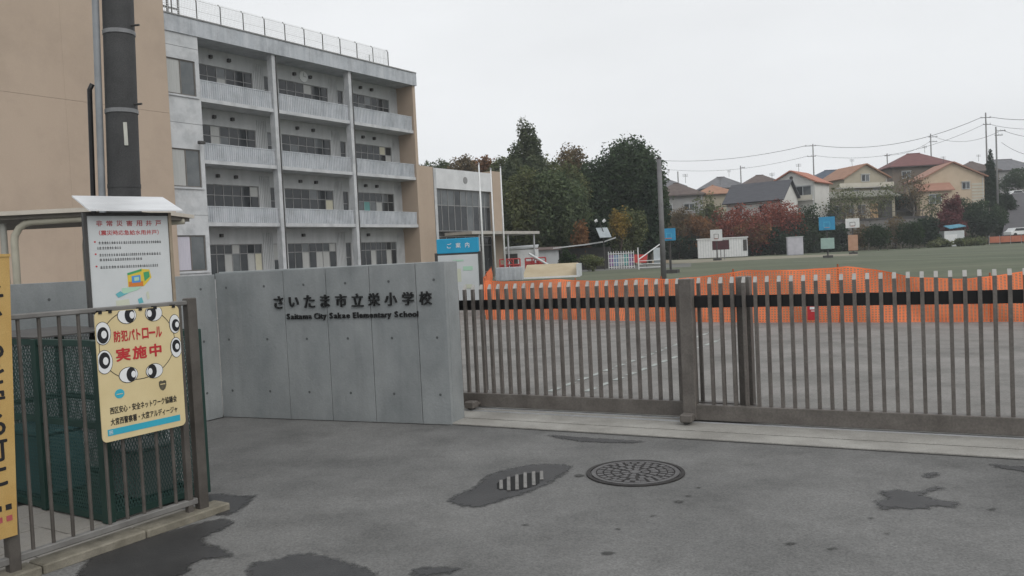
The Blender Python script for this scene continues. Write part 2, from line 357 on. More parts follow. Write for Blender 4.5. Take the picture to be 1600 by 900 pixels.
# far hillside that carries the houses
def hillz(x, y):
    t = max(0, min(1, (y-138-max(0, (30-x))*.35)/55)); k = max(.35, min(1, (x+40)/95))*(1-.35*max(0, min(1, (x-80)/10)))
    return (t*t*(3-2*t))*15*k + max(0, y-193)*.05*k - .3
mb = MB(); xs = [-60+i*8 for i in range(46)]; ys = [136+i*4 for i in range(36)]
for y in ys:
    for x in xs: mb.v.append((x, y, hillz(x, y)))
for j in range(len(ys)-1):
    for i in range(len(xs)-1):
        a = j*len(xs)+i; mb.f.append((a, a+1, a+1+len(xs), a+len(xs)))
tag(mb.build('hillside', M_hill, smooth=True), kind='structure')

# threshold slab under the gate, its front strip and steel track
M_track = M_steel
ap = thing('gate_threshold', 'long pale concrete threshold slab running under the sliding gate', 'threshold', (*GO, 0), GA)
MB().box(-.9, 9, -.36, .5, 0, .028).build('rail_slab', M_apron, ap, bevel=.004)
MB().box(-.30, 9, -.62, -.382, 0, .024).build('front_strip', M_apron, ap, bevel=.006)
MB().box(-.9, 9, -.05, -.02, .026, .036).build('rail', M_track, ap)
MB().box(-.9, 9, .09, .12, .026, .036).build('rail', M_track, ap)

# puddles and damp patches on the road
def blob(name, pts, z, m, jit=.012, seed=1, sub=5):
    rng = random.Random(seed); P = [gnd(*p) for p in pts]; poly = []
    for i in range(len(P)):
        a, b, c, d = P[i-1], P[i], P[(i+1) % len(P)], P[(i+2) % len(P)]
        for k in range(sub):
            t = k/sub; q = .5*((2*b)+(-a+c)*t+(2*a-5*b+4*c-d)*t*t+(-a+3*b-3*c+d)*t**3)
            poly.append((q.x+rng.uniform(-jit, jit), q.y+rng.uniform(-jit, jit)))
    P_ = np.array(poly); g_ = .016 if len(pts) > 6 else .008; pad = .03 if len(pts) > 6 else .012
    lo = P_.min(0)-pad; hi = P_.max(0)+pad; X_ = np.arange(lo[0], hi[0]+g_, g_); Y_ = np.arange(lo[1], hi[1]+g_, g_)
    GX, GY = np.meshgrid(X_, Y_); Q = np.stack([GX.ravel(), GY.ravel()], 1); A = P_; B = np.roll(P_, -1, 0)
    dist = np.full(len(Q), 9.); ins = np.zeros(len(Q), bool)
    for a, b in zip(A, B):
        e_ = b-a; t = np.clip(((Q-a)@e_)/max(1e-9, e_@e_), 0, 1); dist = np.minimum(dist, np.linalg.norm(Q-a-t[:, None]*e_, axis=1))
        c_ = (a[1] > Q[:, 1]) != (b[1] > Q[:, 1])
        with np.errstate(divide='ignore', invalid='ignore'): ins ^= c_ & (Q[:, 0] < (b[0]-a[0])*(Q[:, 1]-a[1])/(b[1]-a[1])+a[0])
    sd_ = np.where(ins, dist, -dist); nxx = len(X_); keep = sd_ > -pad; mb = MB(); idx = {}
    for i in np.nonzero(keep)[0]: idx[i] = len(mb.v); mb.v.append((Q[i, 0], Q[i, 1], z))
    for i in idx:
        q = (i, i+1, i+1+nxx, i+nxx)
        if (i+1) % nxx and all(k in idx for k in q): mb.f.append(tuple(idx[k] for k in q))
    me = mb.mesh(name); at_ = me.attributes.new('edge', 'FLOAT', 'POINT'); at_.data.foreach_set('value', sd_[list(idx)].astype('f'))
    return tag(link(name, me, m), kind='structure')
blob('puddle', [(700, 787), (716, 773), (742, 762), (760, 745), (800, 733), (840, 727), (888, 729), (890, 737), (868, 752), (842, 765), (808, 778), (775, 788), (745, 795)], .010, M_wet, .006, 2)
blob('puddle', [(120, 900), (150, 868), (215, 846), (300, 822), (352, 812), (362, 822), (320, 845), (355, 862), (362, 872), (310, 880), (280, 905), (180, 960), (100, 960)], .010, M_wet, .008, 3)
blob('puddle', [(388, 900), (395, 882), (430, 876), (470, 866), (520, 874), (560, 886), (590, 902), (560, 960), (420, 960)], .010, M_wet, .008, 4)
blob('puddle', [(318, 778), (345, 773), (372, 776), (400, 776), (388, 788), (375, 800), (348, 808), (322, 802)], .010, M_wet, .008, 5)
blob('puddle', [(1368, 785), (1385, 780), (1372, 772), (1400, 767), (1430, 770), (1462, 762), (1475, 765), (1455, 771), (1445, 776), (1470, 783), (1498, 786), (1490, 795), (1460, 794), (1440, 799), (1400, 797), (1378, 799)], .010, M_wet, .008, 6)
blob('puddle', [(1440, 745), (1455, 740), (1468, 742), (1460, 748), (1446, 749)], .010, M_wet, .005, 7)
blob('puddle', [(858, 681), (900, 684), (960, 688), (1005, 691), (990, 694), (930, 693), (880, 688)], .010, M_wet, .006, 8)
blob('puddle', [(1545, 727), (1575, 729), (1640, 734), (1640, 746), (1590, 738), (1560, 733)], .010, M_wet, .006, 9)
blob('puddle', [(640, 895), (665, 888), (720, 890), (700, 900), (650, 905)], .010, M_wet, .008, 10)
for i, (px, py, s) in enumerate([(1060, 786, 9), (1075, 777, 6), (1090, 764, 5), (820, 822, 7), (950, 867, 12), (1020, 808, 6), (1300, 860, 8), (1385, 836, 5), (1550, 798, 8), (965, 829, 6), (905, 745, 9), (1235, 852, 10), (1360, 812, 6)]):
    blob('puddle', [(px-s, py), (px, py-s*.28), (px+s, py-s*.1), (px+s*.6, py+s*.25), (px-s*.4, py+s*.3)], .0095, M_damp, .004, 20+i, 4)

# chalk lines and field lines
def strip(name, a, b, wd, z, m, dashes=None):
    a = Vector(a[:2]); b = Vector(b[:2]); d = (b-a).normalized(); n = Vector((-d.y, d.x))*wd/2; mb = MB()
    L = (b-a).length
    segs = [(0, L)] if not dashes else [(k*dashes[0], min(L, k*dashes[0]+dashes[1])) for k in range(int(L/dashes[0])+1)]
    for s, e in segs:
        p, q = a+d*s, a+d*e
        mb.add([(*(p-n), z), (*(q-n), z), (*(q+n), z), (*(p+n), z)], [(0, 1, 2, 3)])
    return tag(mb.build(name, m), kind='structure')
M_chalk = mat('worn_white_line', (.30, .33, .31), (.42, .45, .43), 4, .9, stain=.3, sscale=6)
strip('painted_line', gnd(858, 613), gnd(1112, 519), .075, .012, M_chalk, (.42, .27))
strip('painted_line', gnd(915, 613), gnd(1132, 529), .075, .012, M_chalk, (.42, .27))
M_seam_shade = mat('seam_shade', (.035, .035, .033), (.06, .058, .054), 9, .9)
strip('seam_shade', gp(-.3, -.628), gp(9, -.628), .018, .0095, M_seam_shade)  # dark gap line at the apron front, also painted contact shade
strip('seam_shade', (-3.23, 8.955), (-.66, 7.91), .022, .0095, M_seam_shade)  # painted contact shadow along the foot of the name wall
M_fline = mat('field_line_chalk', (.30, .30, .25), (.36, .36, .31), 2, .9)
M_track2 = mat('running_track', (.125, .128, .12), (.16, .16, .148), .3, .95, fine=.1, fscale=4)
tr1 = [gnd(x, y) for x, y in ((800, 436), (870, 427), (960, 422), (1080, 417), (1080, 411), (960, 416), (900, 419), (830, 424))]
sheet('running_track', [(p.x, p.y) for p in tr1], .006, M_track2)
strip('field_line', gnd(1280, 402), gnd(1640, 392), .35, .008, M_fline)
strip('field_line', gnd(1240, 409), gnd(1640, 401), .25, .008, M_fline)
strip('field_line', gnd(1080, 408), gnd(1290, 401), .5, .008, M_fline)
M_sand = mat('bare_sandy_soil', (.20, .185, .135), (.26, .24, .18), .4, .95, fine=.1, fscale=3)
P4 = [gnd(x, y) for x, y in ((1045, 413), (1180, 406), (1340, 399), (1340, 396), (1180, 401), (1045, 407))]
sheet('sandy_soil', [(p.x, p.y) for p in P4], .006, M_sand)
P5 = [gnd(x, y) for x, y in ((890, 416), (1045, 411), (1045, 404), (895, 405))]
sheet('sandy_soil', [(p.x, p.y) for p in P5], .007, mat('brown_earth', (.19, .145, .09), (.25, .19, .125), .5, .95))

# ================================================================== CONCRETE NAME WALL
WA = R(-22.1); WO = (-3.24, 8.97)
wall = thing('name_wall', 'grey fair-faced concrete wall carrying the black school lettering beside the gate', 'wall', (*WO, 0), WA)
seams = [0, .9, 1.43, 1.95, 2.48, 2.80]
for i in range(5):
    a, b = seams[i], seams[i+1]
    MB().box(a+(.003 if i else 0), b-(.003 if i < 4 else 0), 0, .05, 0, 1.585+.003*i).build('concrete_panel', M_conc, wall, bevel=.003)
MB().box(.0, 2.797, .051, .30, 0, 1.60).build('wall_core', M_conc, wall, bevel=.008)
MB().box(.0, 2.79, .012, .0505, 0, 1.57).build('joint_backing', M_joint, wall)
cone = MB()
cone.prism(arc(0, 0, .0135, 0, 330, 11), -.001, .002); cm = cone.mesh('tie_hole'); cm.materials.append(M_joint)
for u in [.145+.508*k for k in range(6)]:
    for z in (1.425, .86, .30):
        o = bpy.data.objects.new('tie_hole', cm); COL.objects.link(o); o.parent = wall; o.location = (u+random.uniform(-.006, .006), -.0015, z)
for i, ch in enumerate('さいたま市立栄小学校'):
    u = .835+i*(2.585-.835)/9
    put_text('letter', ch, M_letter, wall, u, -.010, 1.25, h=.132 if ch not in 'い' else .105, bold=.012, extr=.010)
eng = 'Saitama City Sakae Elementary School'
from bpy.types import Object
def line_of_letters(body, u0, u1, z, size, parent, material, y):
    """each character its own raised letter, spaced as in running text"""
    adv = {c: (.30 if c in ' ' else .26 if c in 'ilI' else .36 if c in 'tr' else .86 if c == 'm' else .62 if c.islower() else .68) for c in body}
    tot = sum(adv[c] for c in body); k = (u1-u0)/tot; x = u0
    for c in body:
        if c != ' ':
            m, ww, hh = text_mesh(c, .014, .008)
            o = link('letter', m, None, parent)
            if not m.materials: m.materials.append(material)
            sz = size; low = c in 'acemnr'; base = -.36+hh/2
            dz = (hh/2 if c != 'y' else hh/2-.21)
            o.location = (x+adv[c]*k/2, y, z+dz*sz); o.scale = (min(sz*1.05, adv[c]*k*.9/ww), 1, sz)
        x += adv[c]*k
line_of_letters(eng, .92, 2.50, 1.068, .082, wall, M_letter, -.008)
# wing wall returning towards the camera on the left
wing = thing('wing_wall', 'grey concrete return wall behind the left fence and green cage', 'wall', (*WO, 0), R(60))
for i in range(8):
    MB().box(-1.1*(i+1)+.004, -1.1*i-.004, 0, .05, 0, 1.575+.004*(i % 2)).build('concrete_panel', M_conc, wing, bevel=.003)
MB().box(-8.8, 0, .051, .25, 0, 1.57).build('wall_core', M_conc, wing)
for i in range(14):
    for z in (1.425, .86, .30):
        o = bpy.data.objects.new('tie_hole', cm); COL.objects.link(o); o.parent = wing; o.location = (-.2-.55*i, -.0015, z)

# ================================================================== SLIDING GATE
barm = MB(); hw_, dp = .0145, .019
barm.add([(-hw_, -dp, .17), (hw_, -dp, .17), (hw_, dp, .17), (-hw_, dp, .17), (-hw_, -dp, 1.285), (hw_, -dp, 1.285), (hw_, dp, 1.285), (-hw_, dp, 1.285)],
         [(3, 2, 1, 0), (4, 5, 6, 7), (0, 1, 5, 4), (1, 2, 6, 5), (2, 3, 7, 6), (3, 0, 4, 7)])
barmesh = barm.mesh('bar'); barmesh.materials.append(M_gate)
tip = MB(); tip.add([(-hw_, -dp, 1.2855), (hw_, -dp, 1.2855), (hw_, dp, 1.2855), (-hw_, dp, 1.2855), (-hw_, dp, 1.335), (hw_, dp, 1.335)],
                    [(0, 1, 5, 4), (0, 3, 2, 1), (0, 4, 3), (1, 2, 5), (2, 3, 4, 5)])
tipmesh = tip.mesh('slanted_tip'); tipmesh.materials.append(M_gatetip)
def wheel_set(parent, u, y):
    MB().box(u-.05, u+.05, y-.16, y+.30, .075, .10).build('wheel_arm', M_gate, parent, bevel=.004)
    wm = MB(); wm.prism([(x, z) for x, z in arc(u, .068, .036, 0, 345, 20)], y-.19, y-.13)
    wh = wm.build('wheel', M_darkmetal, parent, smooth=False)
    MB().box(u-.055, u+.055, y-.215, y-.10, .055, .125).build('wheel_guard', M_gate, parent, bevel=.01)
def gate_leaf(label, u0, u1, y, post_u, wheels, bars):
    g = thing('sliding_gate_leaf', label, 'gate', (*gp(0, 0), .028), GA, 'leaves of the sliding school gate')
    g.location = (*GO, .0)
    MB().box(u0, u1, y-.045, y+.045, .05, .19).build('bottom_rail', M_gate, g, bevel=.005)
    MB().box(u0, u1, y+.024, y+.034, 1.066, 1.172).build('black_band', M_black, g)
    MB().box(u0, u1, y+.035, y+.05, 1.09, 1.15).build('top_rail', M_gate, g)
    MB().box(post_u+.005, post_u+.125, y-.06, y+.06, .05, 1.335).build('end_post', M_gate, g, bevel=.006)
    for u in bars:
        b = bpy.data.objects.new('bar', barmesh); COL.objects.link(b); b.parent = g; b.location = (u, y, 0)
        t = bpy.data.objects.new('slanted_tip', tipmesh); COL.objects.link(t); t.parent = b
    for u in wheels: wheel_set(g, u, y)
    return g
gate_leaf('grey-brown sliding gate leaf on the right with the front end post and wheel', 2.21, 7.5, 0.0, 2.215, [2.285], [2.49+.1006*k for k in range(50)])
gate_leaf('grey-brown sliding gate leaf on the left between concrete wall and dark inner post', -.45, 2.83, .14, 2.70, [-.05], [2.455-.1006*k for k in range(-2, 29)])

# ================================================================== LEFT STREET FENCE, KERB, PAVING
FA = R(57.9); FO = (-2.11, 5.35)
fen = thing('street_fence', 'dark brown steel bar fence on a kerb at the left edge', 'fence', (*FO, 0), FA)
MB().box(-.035, .035, -.03, .03, .03, 1.44).build('post', M_fence, fen, bevel=.006)
MB().box(-.115, -.075, -.02, .02, .03, 1.42).build('post', M_fence, fen, bevel=.004)
MB().box(-1.22, -1.16, -.03, .03, -.0, 1.42).build('post', M_fence, fen, bevel=.006)
MB().box(-2.6, -2.54, -.03, .03, -.0, 1.42).build('post', M_fence, fen, bevel=.006)
MB().box(-2.6, .03, -.022, .022, 1.395, 1.425).build('top_rail', M_steel if False else mat('rail_worn', (.13, .125, .118), (.2, .195, .185), 5, .5), fen, bevel=.006)
MB().box(-2.6, -.04, -.022, .022, .095, .135).build('bottom_rail', mat('rail_worn', (.13, .125, .118), (.2, .195, .185), 5, .5), fen, bevel=.006)
fb = MB(); fb.tube([(0, 0, .13), (0, 0, 1.40)], .0105, 8); fbm = fb.mesh('bar'); fbm.materials.append(M_fence)
for k in range(21):
    u = -.19-.1115*k
    if abs(u+1.19) < .04: continue
    o = bpy.data.objects.new('bar', fbm); COL.objects.link(o); o.parent = fen; o.location = (u, 0, 0)
# stone kerb under the fence: separate stones
kb = thing('kerb', 'row of weathered tan kerb stones under the left street fence', 'kerb', (*FO, 0), FA)
for k in range(6):
    MB().box(-.62*(k+1)+.16+.004, -.62*k+.16-.004, -.085, .075, 0, .055+.003*(k % 2)).build('kerb_stone', M_kerb, kb, bevel=.008)
pv = thing('paving', 'pale concrete paving slabs inside the left street fence', 'paving', (*FO, 0), FA)
for i in range(8):
    for j in range(4):
        MB().box(-.32*(i+1)-.02, -.32*i-.027, .09+.32*j, .403+.32*j, 0, .03+.002*((i+j) % 3)).build('slab', M_pave, pv, bevel=.003)
# green mesh cage behind the fence
CO = (-2.64, 5.18)
cg = thing('mesh_cage', 'dark green wire mesh cage standing behind the left fence', 'cage', (*CO, .035), FA)
CL, CD, CH = .72, 1.75, 1.17
for (u, v) in ((0, 0), (CL, 0), (CL, CD), (0, CD), (0, .72)):
    MB().box(u-.03, u+.03, v-.03, v+.03, 0, CH).build('post', M_green, cg, bevel=.004)
for z in (.03, .62, CH-.02):
    for a in ((.031, CL-.031, -.018, .018), (.031, CL-.031, CD-.018, CD+.018)):
        MB().box(*a, z-.02, z+.02).build('rail', M_green, cg)
    for a in ((-.018, .018, .031, .689), (-.018, .018, .751, CD-.031), (CL-.018, CL+.018, .031, CD-.031)):
        MB().box(*a, z-.02, z+.02).build('rail', M_green, cg)
def diamond(u0, u1, z0, z1, pitch, wd):
    """expanded metal: two sets of slanted strands in x-z"""
    mb = MB(); hgt = z1-z0; sl = .42
    for s in (1, -1):
        a = u0-hgt*sl
        while a < u1+hgt*sl:
            pa, pb = (a, z0), (a+hgt*sl, z1)
            if s < 0: pa, pb = (a+hgt*sl, z0), (a, z1)
            t0, t1 = 0., 1.
            dx = pb[0]-pa[0]
            if dx > 0: t0 = max(t0, (u0-pa[0])/dx); t1 = min(t1, (u1-pa[0])/dx)
            else: t0 = max(t0, (u1-pa[0])/dx); t1 = min(t1, (u0-pa[0])/dx)
            if t1 > t0:
                q = (pa[0]+dx*t0, z0+hgt*t0); r = (pa[0]+dx*t1, z0+hgt*t1)
                mb.add([(q[0]-wd/2, 0, q[1]), (q[0]+wd/2, 0, q[1]), (r[0]+wd/2, 0, r[1]), (r[0]-wd/2, 0, r[1])], [(0, 1, 2, 3)])
            a += pitch
    return mb
for (u, v, L, rz) in ((0, 0, CL, 0), (0, CD, CL, 0), (0, 0, CD, R(90)), (CL, 0, CD, R(90))):
    o = tag(diamond(.03, L-.03, .05, CH-.04, .021, .0066).build('wire_mesh', M_greenmesh, cg), kind='stuff'); o.location = (u, v, 0); o.rotation_euler = (0, 0, rz)
MB().box(.035, CL-.035, .035, CD-.035, .0, .02).build('floor_plate', M_green, cg)
ci = thing('crate', 'grey plastic crate on the floor inside the green mesh cage', 'crate', (*CO, .035), FA)
MB().box(CL-.36, CL-.04, .25, .62, .022, .34).build('body', mat('crate_grey', (.13, .14, .14), (.18, .19, .19), 6), ci, bevel=.01)
MB().box(CL-.375, CL-.035, .24, .63, .341, .37).build('rim', MATS['crate_grey'], ci, bevel=.008)
ti = thing('tub', 'teal plastic tub at the back of the green mesh cage', 'tub', (*CO, .035), FA)
MB().box(.1, .42, .95, 1.5, .022, .46).build('body', mat('tub_teal', (.04, .11, .12), (.06, .14, .15), 6), ti, bevel=.02)
MB().box(.085, .435, .935, 1.515, .461, .49).build('rim', MATS['tub_teal'], ti, bevel=.01)
MB().box(-.02, CL+.02, .7, CD+.02, CH+.002, CH+.012).build('lid', M_darkmetal, cg)

# ------------------------------------------------------------------ patrol sign on the fence
ps = thing('patrol_sign', 'cream patrol notice with staring eyes and red characters tied to the fence', 'sign', (*FO, 0), FA)
x0, z1, W_, H_ = -.675, 1.400, .56, .768
def sx(s): return x0+W_*s
def sz(t): return z1-H_*t
rr = .03
MB().prism(arc(sx(1)-rr, z1-rr, rr, 0, 90, 4)+arc(x0+rr, z1-rr, rr, 90, 180, 4)+arc(x0+rr, z1-H_+rr, rr, 180, 270, 4)+arc(sx(1)-rr, z1-H_+rr, rr, 270, 360, 4), -.044, -.038).build('board', M_yellow, ps)
Y0 = -.045
ring = MB(); n = 72
for k in range(n):
    a0, a1 = 2*math.pi*k/n, 2*math.pi*(k+1)/n
    q = [(.475+.45*math.cos(a), .275+.285*math.sin(a)) for a in (a0, a1)]; q2 = [(.475+.443*math.cos(a), .275+.279*math.sin(a)) for a in (a0, a1)]
    if min(q[0][1], q[1][1]) < .008: continue
    ring.add([(sx(q[0][0]), Y0, sz(q[0][1])), (sx(q[1][0]), Y0, sz(q[1][1])), (sx(q2[1][0]), Y0, sz(q2[1][1])), (sx(q2[0][0]), Y0, sz(q2[0][1]))], [(0, 1, 2, 3)])
ring.build('printed_ring', M_ink, ps)
def eye(s, t, rs, rt, ps_, pt, pr):
    e = MB(); cx, cz = sx(s), sz(t)
    def half(rx, rz, y, m, nm, par=None, ox=0, oz=0):
        pts = [(cx+ox+rx*math.cos(2*math.pi*k/30), cz+oz+rz*math.sin(2*math.pi*k/30)) for k in range(30)]
        pts = [(max(x0+.003, min(sx(1)-.003, x)), min(z1-.003, z)) for x, z in pts]
        return MB().prism(pts, y, y+.0007).build(nm, m, par or ps)
    o = half(W_*rs+.0035, H_*rt+.0035, Y0-.001, M_ink, 'eye')
    half(W_*rs, H_*rt, Y0-.002, M_white, 'eye_white', o)
    half(W_*pr, H_*pr*1.02, Y0-.003, M_ink, 'pupil', o, ps_*W_, pt*H_)
    half(W_*pr*.48, H_*pr*.48, Y0-.004, M_white, 'highlight', o, ps_*W_*1.5+.006*(1 if ps_ >= 0 else -1), pt*H_*.6)
for e in ((.36, .045, .105, .062, .03, .0, .058), (.68, .045, .1, .062, -.03, .0, .058), (.075, .165, .085, .085, .0, -.015, .062), (.935, .15, .065, .075, .01, -.012, .05),
          (.075, .385, .085, .088, .0, .012, .062), (.935, .345, .068, .08, 0, .012, .052), (.335, .51, .105, .058, .03, .0, .055), (.645, .51, .10, .056, -.03, .0, .055)): eye(*e)
for i, c in enumerate('防犯パトロール'):
    put_text('character', c, M_red, ps, sx(.235+.082*i), Y0-.0005, sz(.20), w=W_*.078 if c != 'ト' else W_*.05, h=H_*(.088 if c != 'ー' else .018), bold=.03)
for i, c in enumerate('実施中'):
    put_text('character', c, M_red, ps, sx(.29+.192*i), Y0-.0005, sz(.345), w=W_*.17 if c != '中' else W_*.15, h=H_*.105, bold=.035)
put_text('caption', '西区安心・安全ネットワーク協議会', M_ink, ps, sx(.50), Y0-.0005, sz(.765), w=W_*.80, h=H_*.056, bold=.02)
put_text('caption', '大宮西警察署・大宮アルディージャ', M_ink, ps, sx(.50), Y0-.0005, sz(.852), w=W_*.80, h=H_*.056, bold=.02)
MB().box(sx(.06), sx(.93), Y0-.0005, Y0, sz(.955), sz(.905)).build('blue_bar', M_cyan, ps)
put_text('caption', '囲', M_white, ps, sx(.095), Y0-.002, sz(.93), h=H_*.03)
MB().ellipse(sx(.22), sz(.645), W_*.055, H_*.036, Y0-.0005).build('round_logo', M_cyan, ps)
MB().box(sx(.185), sx(.255), Y0-.002, Y0-.001, sz(.65), sz(.644)).build('logo_stripe', M_yellow, ps)
# a dark shield crest
MB().prism([(sx(.69), sz(.605)), (sx(.715), sz(.598)), (sx(.735), sz(.606)), (sx(.755), sz(.598)), (sx(.78), sz(.605)), (sx(.78), sz(.64)), (sx(.765), sz(.668)), (sx(.735), sz(.682)), (sx(.705), sz(.668)), (sx(.69), sz(.64))][::-1], Y0-.001, Y0).build('crest', mat('crest_ink', (.06, .055, .04), (.13, .11, .07), 60, .6), ps)
MB().box(sx(.705), sx(.765), Y0-.0025, Y0-.0015, sz(.632), sz(.624)).build('crest_stripe', M_yellow, ps)
for s in (.06, .17, .52, .70, .93):
    MB().box(sx(s)-.010, sx(s)+.010, -.05, .026, z1-.012, z1+.008).build('cable_tie', M_black, ps)

# ------------------------------------------------------------------ ochre banner at the frame edge
yb = thing('banner', 'ochre vertical banner with black characters cut off by the left frame edge', 'banner', (*FO, 0), FA)
MB().prism([(-1.64, .255), (-1.185, .255), (-1.128, 1.735), (-1.62, 1.735)], -.055, -.047).build('sheet', M_orangey, yb)
for i, c in enumerate('子どもを守る町に'):
    put_text('character', c, M_ink, yb, -1.232-.0055*i, -.0562, 1.53-.135*i, h=.115, bold=.03)
for i in range(2):
    for j in range(3):
        MB().box(-1.235-.05*j, -1.205-.05*j, -.0565, -.0555, .40-.06*i, .43-.06*i).build('small_print', M_ink if i == 0 else M_darkred, yb)
MB().box(-1.63, -1.125, -.06, -.04, 1.735, 1.75).build('hem', M_orangey, yb)

# ------------------------------------------------------------------ well notice board on a post with small roof
wb = thing('notice_board', 'white notice board with red heading under a small metal roof', 'sign', (-3.07, 6.6, 0), R(43))
MB().box(-.29, .33, 0, .025, 1.36, 2.10).build('board', M_offw, wb, bevel=.003)
MB().box(.332, .355, -.01, .04, 1.0, 2.112).build('side_frame', mat('wood_frame', (.25, .2, .15), (.32, .27, .2), 9), wb)
MB().box(-.318, -.293, -.01, .04, 1.0, 2.112).build('side_frame', M_darkmetal, wb)
for u in (-.2, .24): MB().box(u-.03, u+.03, .03, .09, 0, 2.1).build('post', M_steel, wb)
rf = MB(); rf.add([(-.305, -.12, 2.115), (.41, -.12, 2.115), (.41, .30, 2.258), (-.305, .30, 2.258), (-.305, -.12, 2.127), (.41, -.12, 2.127), (.41, .30, 2.27), (-.305, .30, 2.27)],
                  [(3, 2, 1, 0), (4, 5, 6, 7), (0, 1, 5, 4), (1, 2, 6, 5), (2, 3, 7, 6), (3, 0, 4, 7)])
rf.build('roof', M_alu, wb)
MB().box(-.30, .35, -.004, .03, 2.085, 2.112).build('header', M_darkmetal, wb)
bx0, bW, bz1, bH = -.29, .62, 2.10, .74
def bx(s): return bx0+bW*s
def bz(t): return bz1-bH*t
for i, c in enumerate('非常災害用井戸'):
    put_text('character', c, M_darkred, wb, bx(.14+.122*i), -.001, bz(.10), w=bW*.075, h=bH*.062, bold=.02)
put_text('caption', '（震災時応急給水用井戸）', M_red, wb, bx(.50), -.001, bz(.20), w=bW*.74, h=bH*.055, bold=.01)
rng = random.Random(5)
for j, (t, s0, s1) in enumerate(((.295, .12, .88), (.35, .1, .38), (.425, .12, .86), (.475, .12, .62), (.555, .12, .84))):
    mb = MB(); s = s0
    while s < s1:
        L = rng.uniform(.012, .026); 
        for q in range(2):
            dz_ = rng.uniform(.0, .012)
            mb.box(bx(s), bx(s+L), -.0018, -.0008, bz(t+.006+.014*q)-.0035, bz(t+.006+.014*q)+.001)
        mb.box(bx(s+L*.4), bx(s+L*.55), -.0022, -.0018, bz(t+.02), bz(t-.006))
        s += L+rng.uniform(.005, .014)
    tag(mb.build('printed_text', M_ink, wb), kind='stuff')
for t in (.295, .425, .555): MB().ellipse(bx(.075), bz(t), .007, .007, -.0018, 12).build('bullet', M_red, wb)
pc = {'y': mat('print_yellow', (.6, .45, .06)), 'o': mat('print_orange', (.55, .18, .04)), 'g': mat('print_green', (.06, .30, .13)), 'c': mat('print_pale_green', (.36, .55, .42)), 'b': mat('print_blue', (.08, .25, .55)), 'p': mat('print_pale', (.50, .52, .42)), 't': mat('print_teal', (.12, .38, .42))}
def flat(poly, m, y=-.001): return MB().prism([(bx(s), bz(t)) for s, t in poly], y-.0006, y).build('printed_picture', m, wb)
flat([(.44, .64), (.62, .60), (.72, .61), (.74, .70), (.64, .79), (.44, .79)], pc['y'])
flat([(.44, .64), (.62, .60), (.62, .625), (.44, .665)], pc['g'], -.002)
flat([(.45, .735), (.63, .735), (.63, .79), (.45, .79)], pc['o'], -.002)
flat([(.49, .675), (.60, .665), (.60, .745), (.49, .75)], pc['b'], -.003)
flat([(.52, .69), (.58, .685), (.58, .725), (.52, .73)], pc['c'], -.004)
flat([(.64, .64), (.71, .63), (.72, .69), (.65, .74)], pc['g'], -.002)
flat([(.36, .80), (.62, .79), (.55, .83), (.36, .87)], pc['c'], -.002)
flat([(.28, .86), (.34, .83), (.38, .86), (.44, .855), (.36, .885), (.31, .90)], pc['t'], -.003)
flat([(.28, .93), (.44, .92), (.45, 1.0), (.28, 1.0)], pc['p'])
flat([(.55, .93), (.60, .91), (.62, .97), (.56, .98)], pc['t'], -.002)
flat([(.66, .86), (.69, .85), (.70, .93), (.67, .94)], pc['p'], -.002)

# ------------------------------------------------------------------ utility pole by the wing wall
up = thing('utility_pole', 'dark wrapped utility pole rising behind the notice board', 'pole', (-4.35, 9.15, 0), 0)
MB().tube([(0, 0, 0), (.08, 0, 2.0), (.16, 0, 4.6), (.26, 0, 8.5)], [.178, .17, .16, .146], 28).build('shaft', M_pole, up, smooth=True)
for z, r in ((3.42, .172), (4.28, .168), (2.6, .172)):
    xx = .08+(z-2)*.031
    MB().tube([(xx, 0, z-.022), (xx, 0, z+.022)], r, 28).build('strap', mat('strap_grey', (.16, .165, .17), (.22, .225, .23), 8, .5) if z > 3 else M_pole, up, smooth=False)
MB().tube([(-.18, -.12, 0), (-.11, -.12, 2.0), (-.01, -.12, 5.2), (.09, -.12, 8.5)], .036, 12).build('conduit', mat('grey_conduit', (.20, .215, .23), (.26, .275, .29), 4, .5), up, smooth=True)
MB().tube([(-.27, -.10, 0), (-.22, -.10, 2.0), (-.165, -.10, 3.66), (-.13, -.10, 3.72)], .026, 10).build('cable_guard', M_black, up, smooth=True)
MB().box(.20, .235, -.15, -.135, 3.03, 3.28).build('number_plate', mat('plate_cream', (.5, .5, .45), (.56, .56, .5), 9), up)
for z in (3.42, 4.28): MB().tube([(.10+(z-2)*.031, -.02, z+.07), (.33+(z-2)*.031, -.05, z+.07)], .012, 8).build('step_bolt', M_darkmetal, up)

# ================================================================== SCHOOL BUILDING
def window(parent, u0, u1, z0, z1, y, cols, rows, panes, fm=M_frame, fw=.045, dep=.06):
    mb = MB()
    mb.box(u0, u1, y-dep, y, z1-fw, z1); mb.box(u0, u1, y-dep, y, z0, z0+fw)
    us = [u0+(u1-u0)*i/cols for i in range(cols+1)]
    zs = [z0]+[z0+(z1-z0)*r for r in rows]+[z1]
    for i, u in enumerate(us):
        a = u0 if i == 0 else u1-fw if i == cols else u-fw/2
        mb.box(a, a+fw, y-dep+.002, y-.002, z0+fw, z1-fw)
    for z in zs[1:-1]: mb.box(u0+fw, u1-fw, y-dep+.006, y-.006, z-fw/2, z+fw/2)
    o = mb.build('window', fm, parent)
    for i in range(cols):
        for j in range(len(zs)-1):
            MB().box(us[i]+fw*.55, us[i+1]-fw*.55, y-.03, y-.02, zs[j]+fw*.55, zs[j+1]-fw*.55).build('pane', panes(i, j), o)
    return o
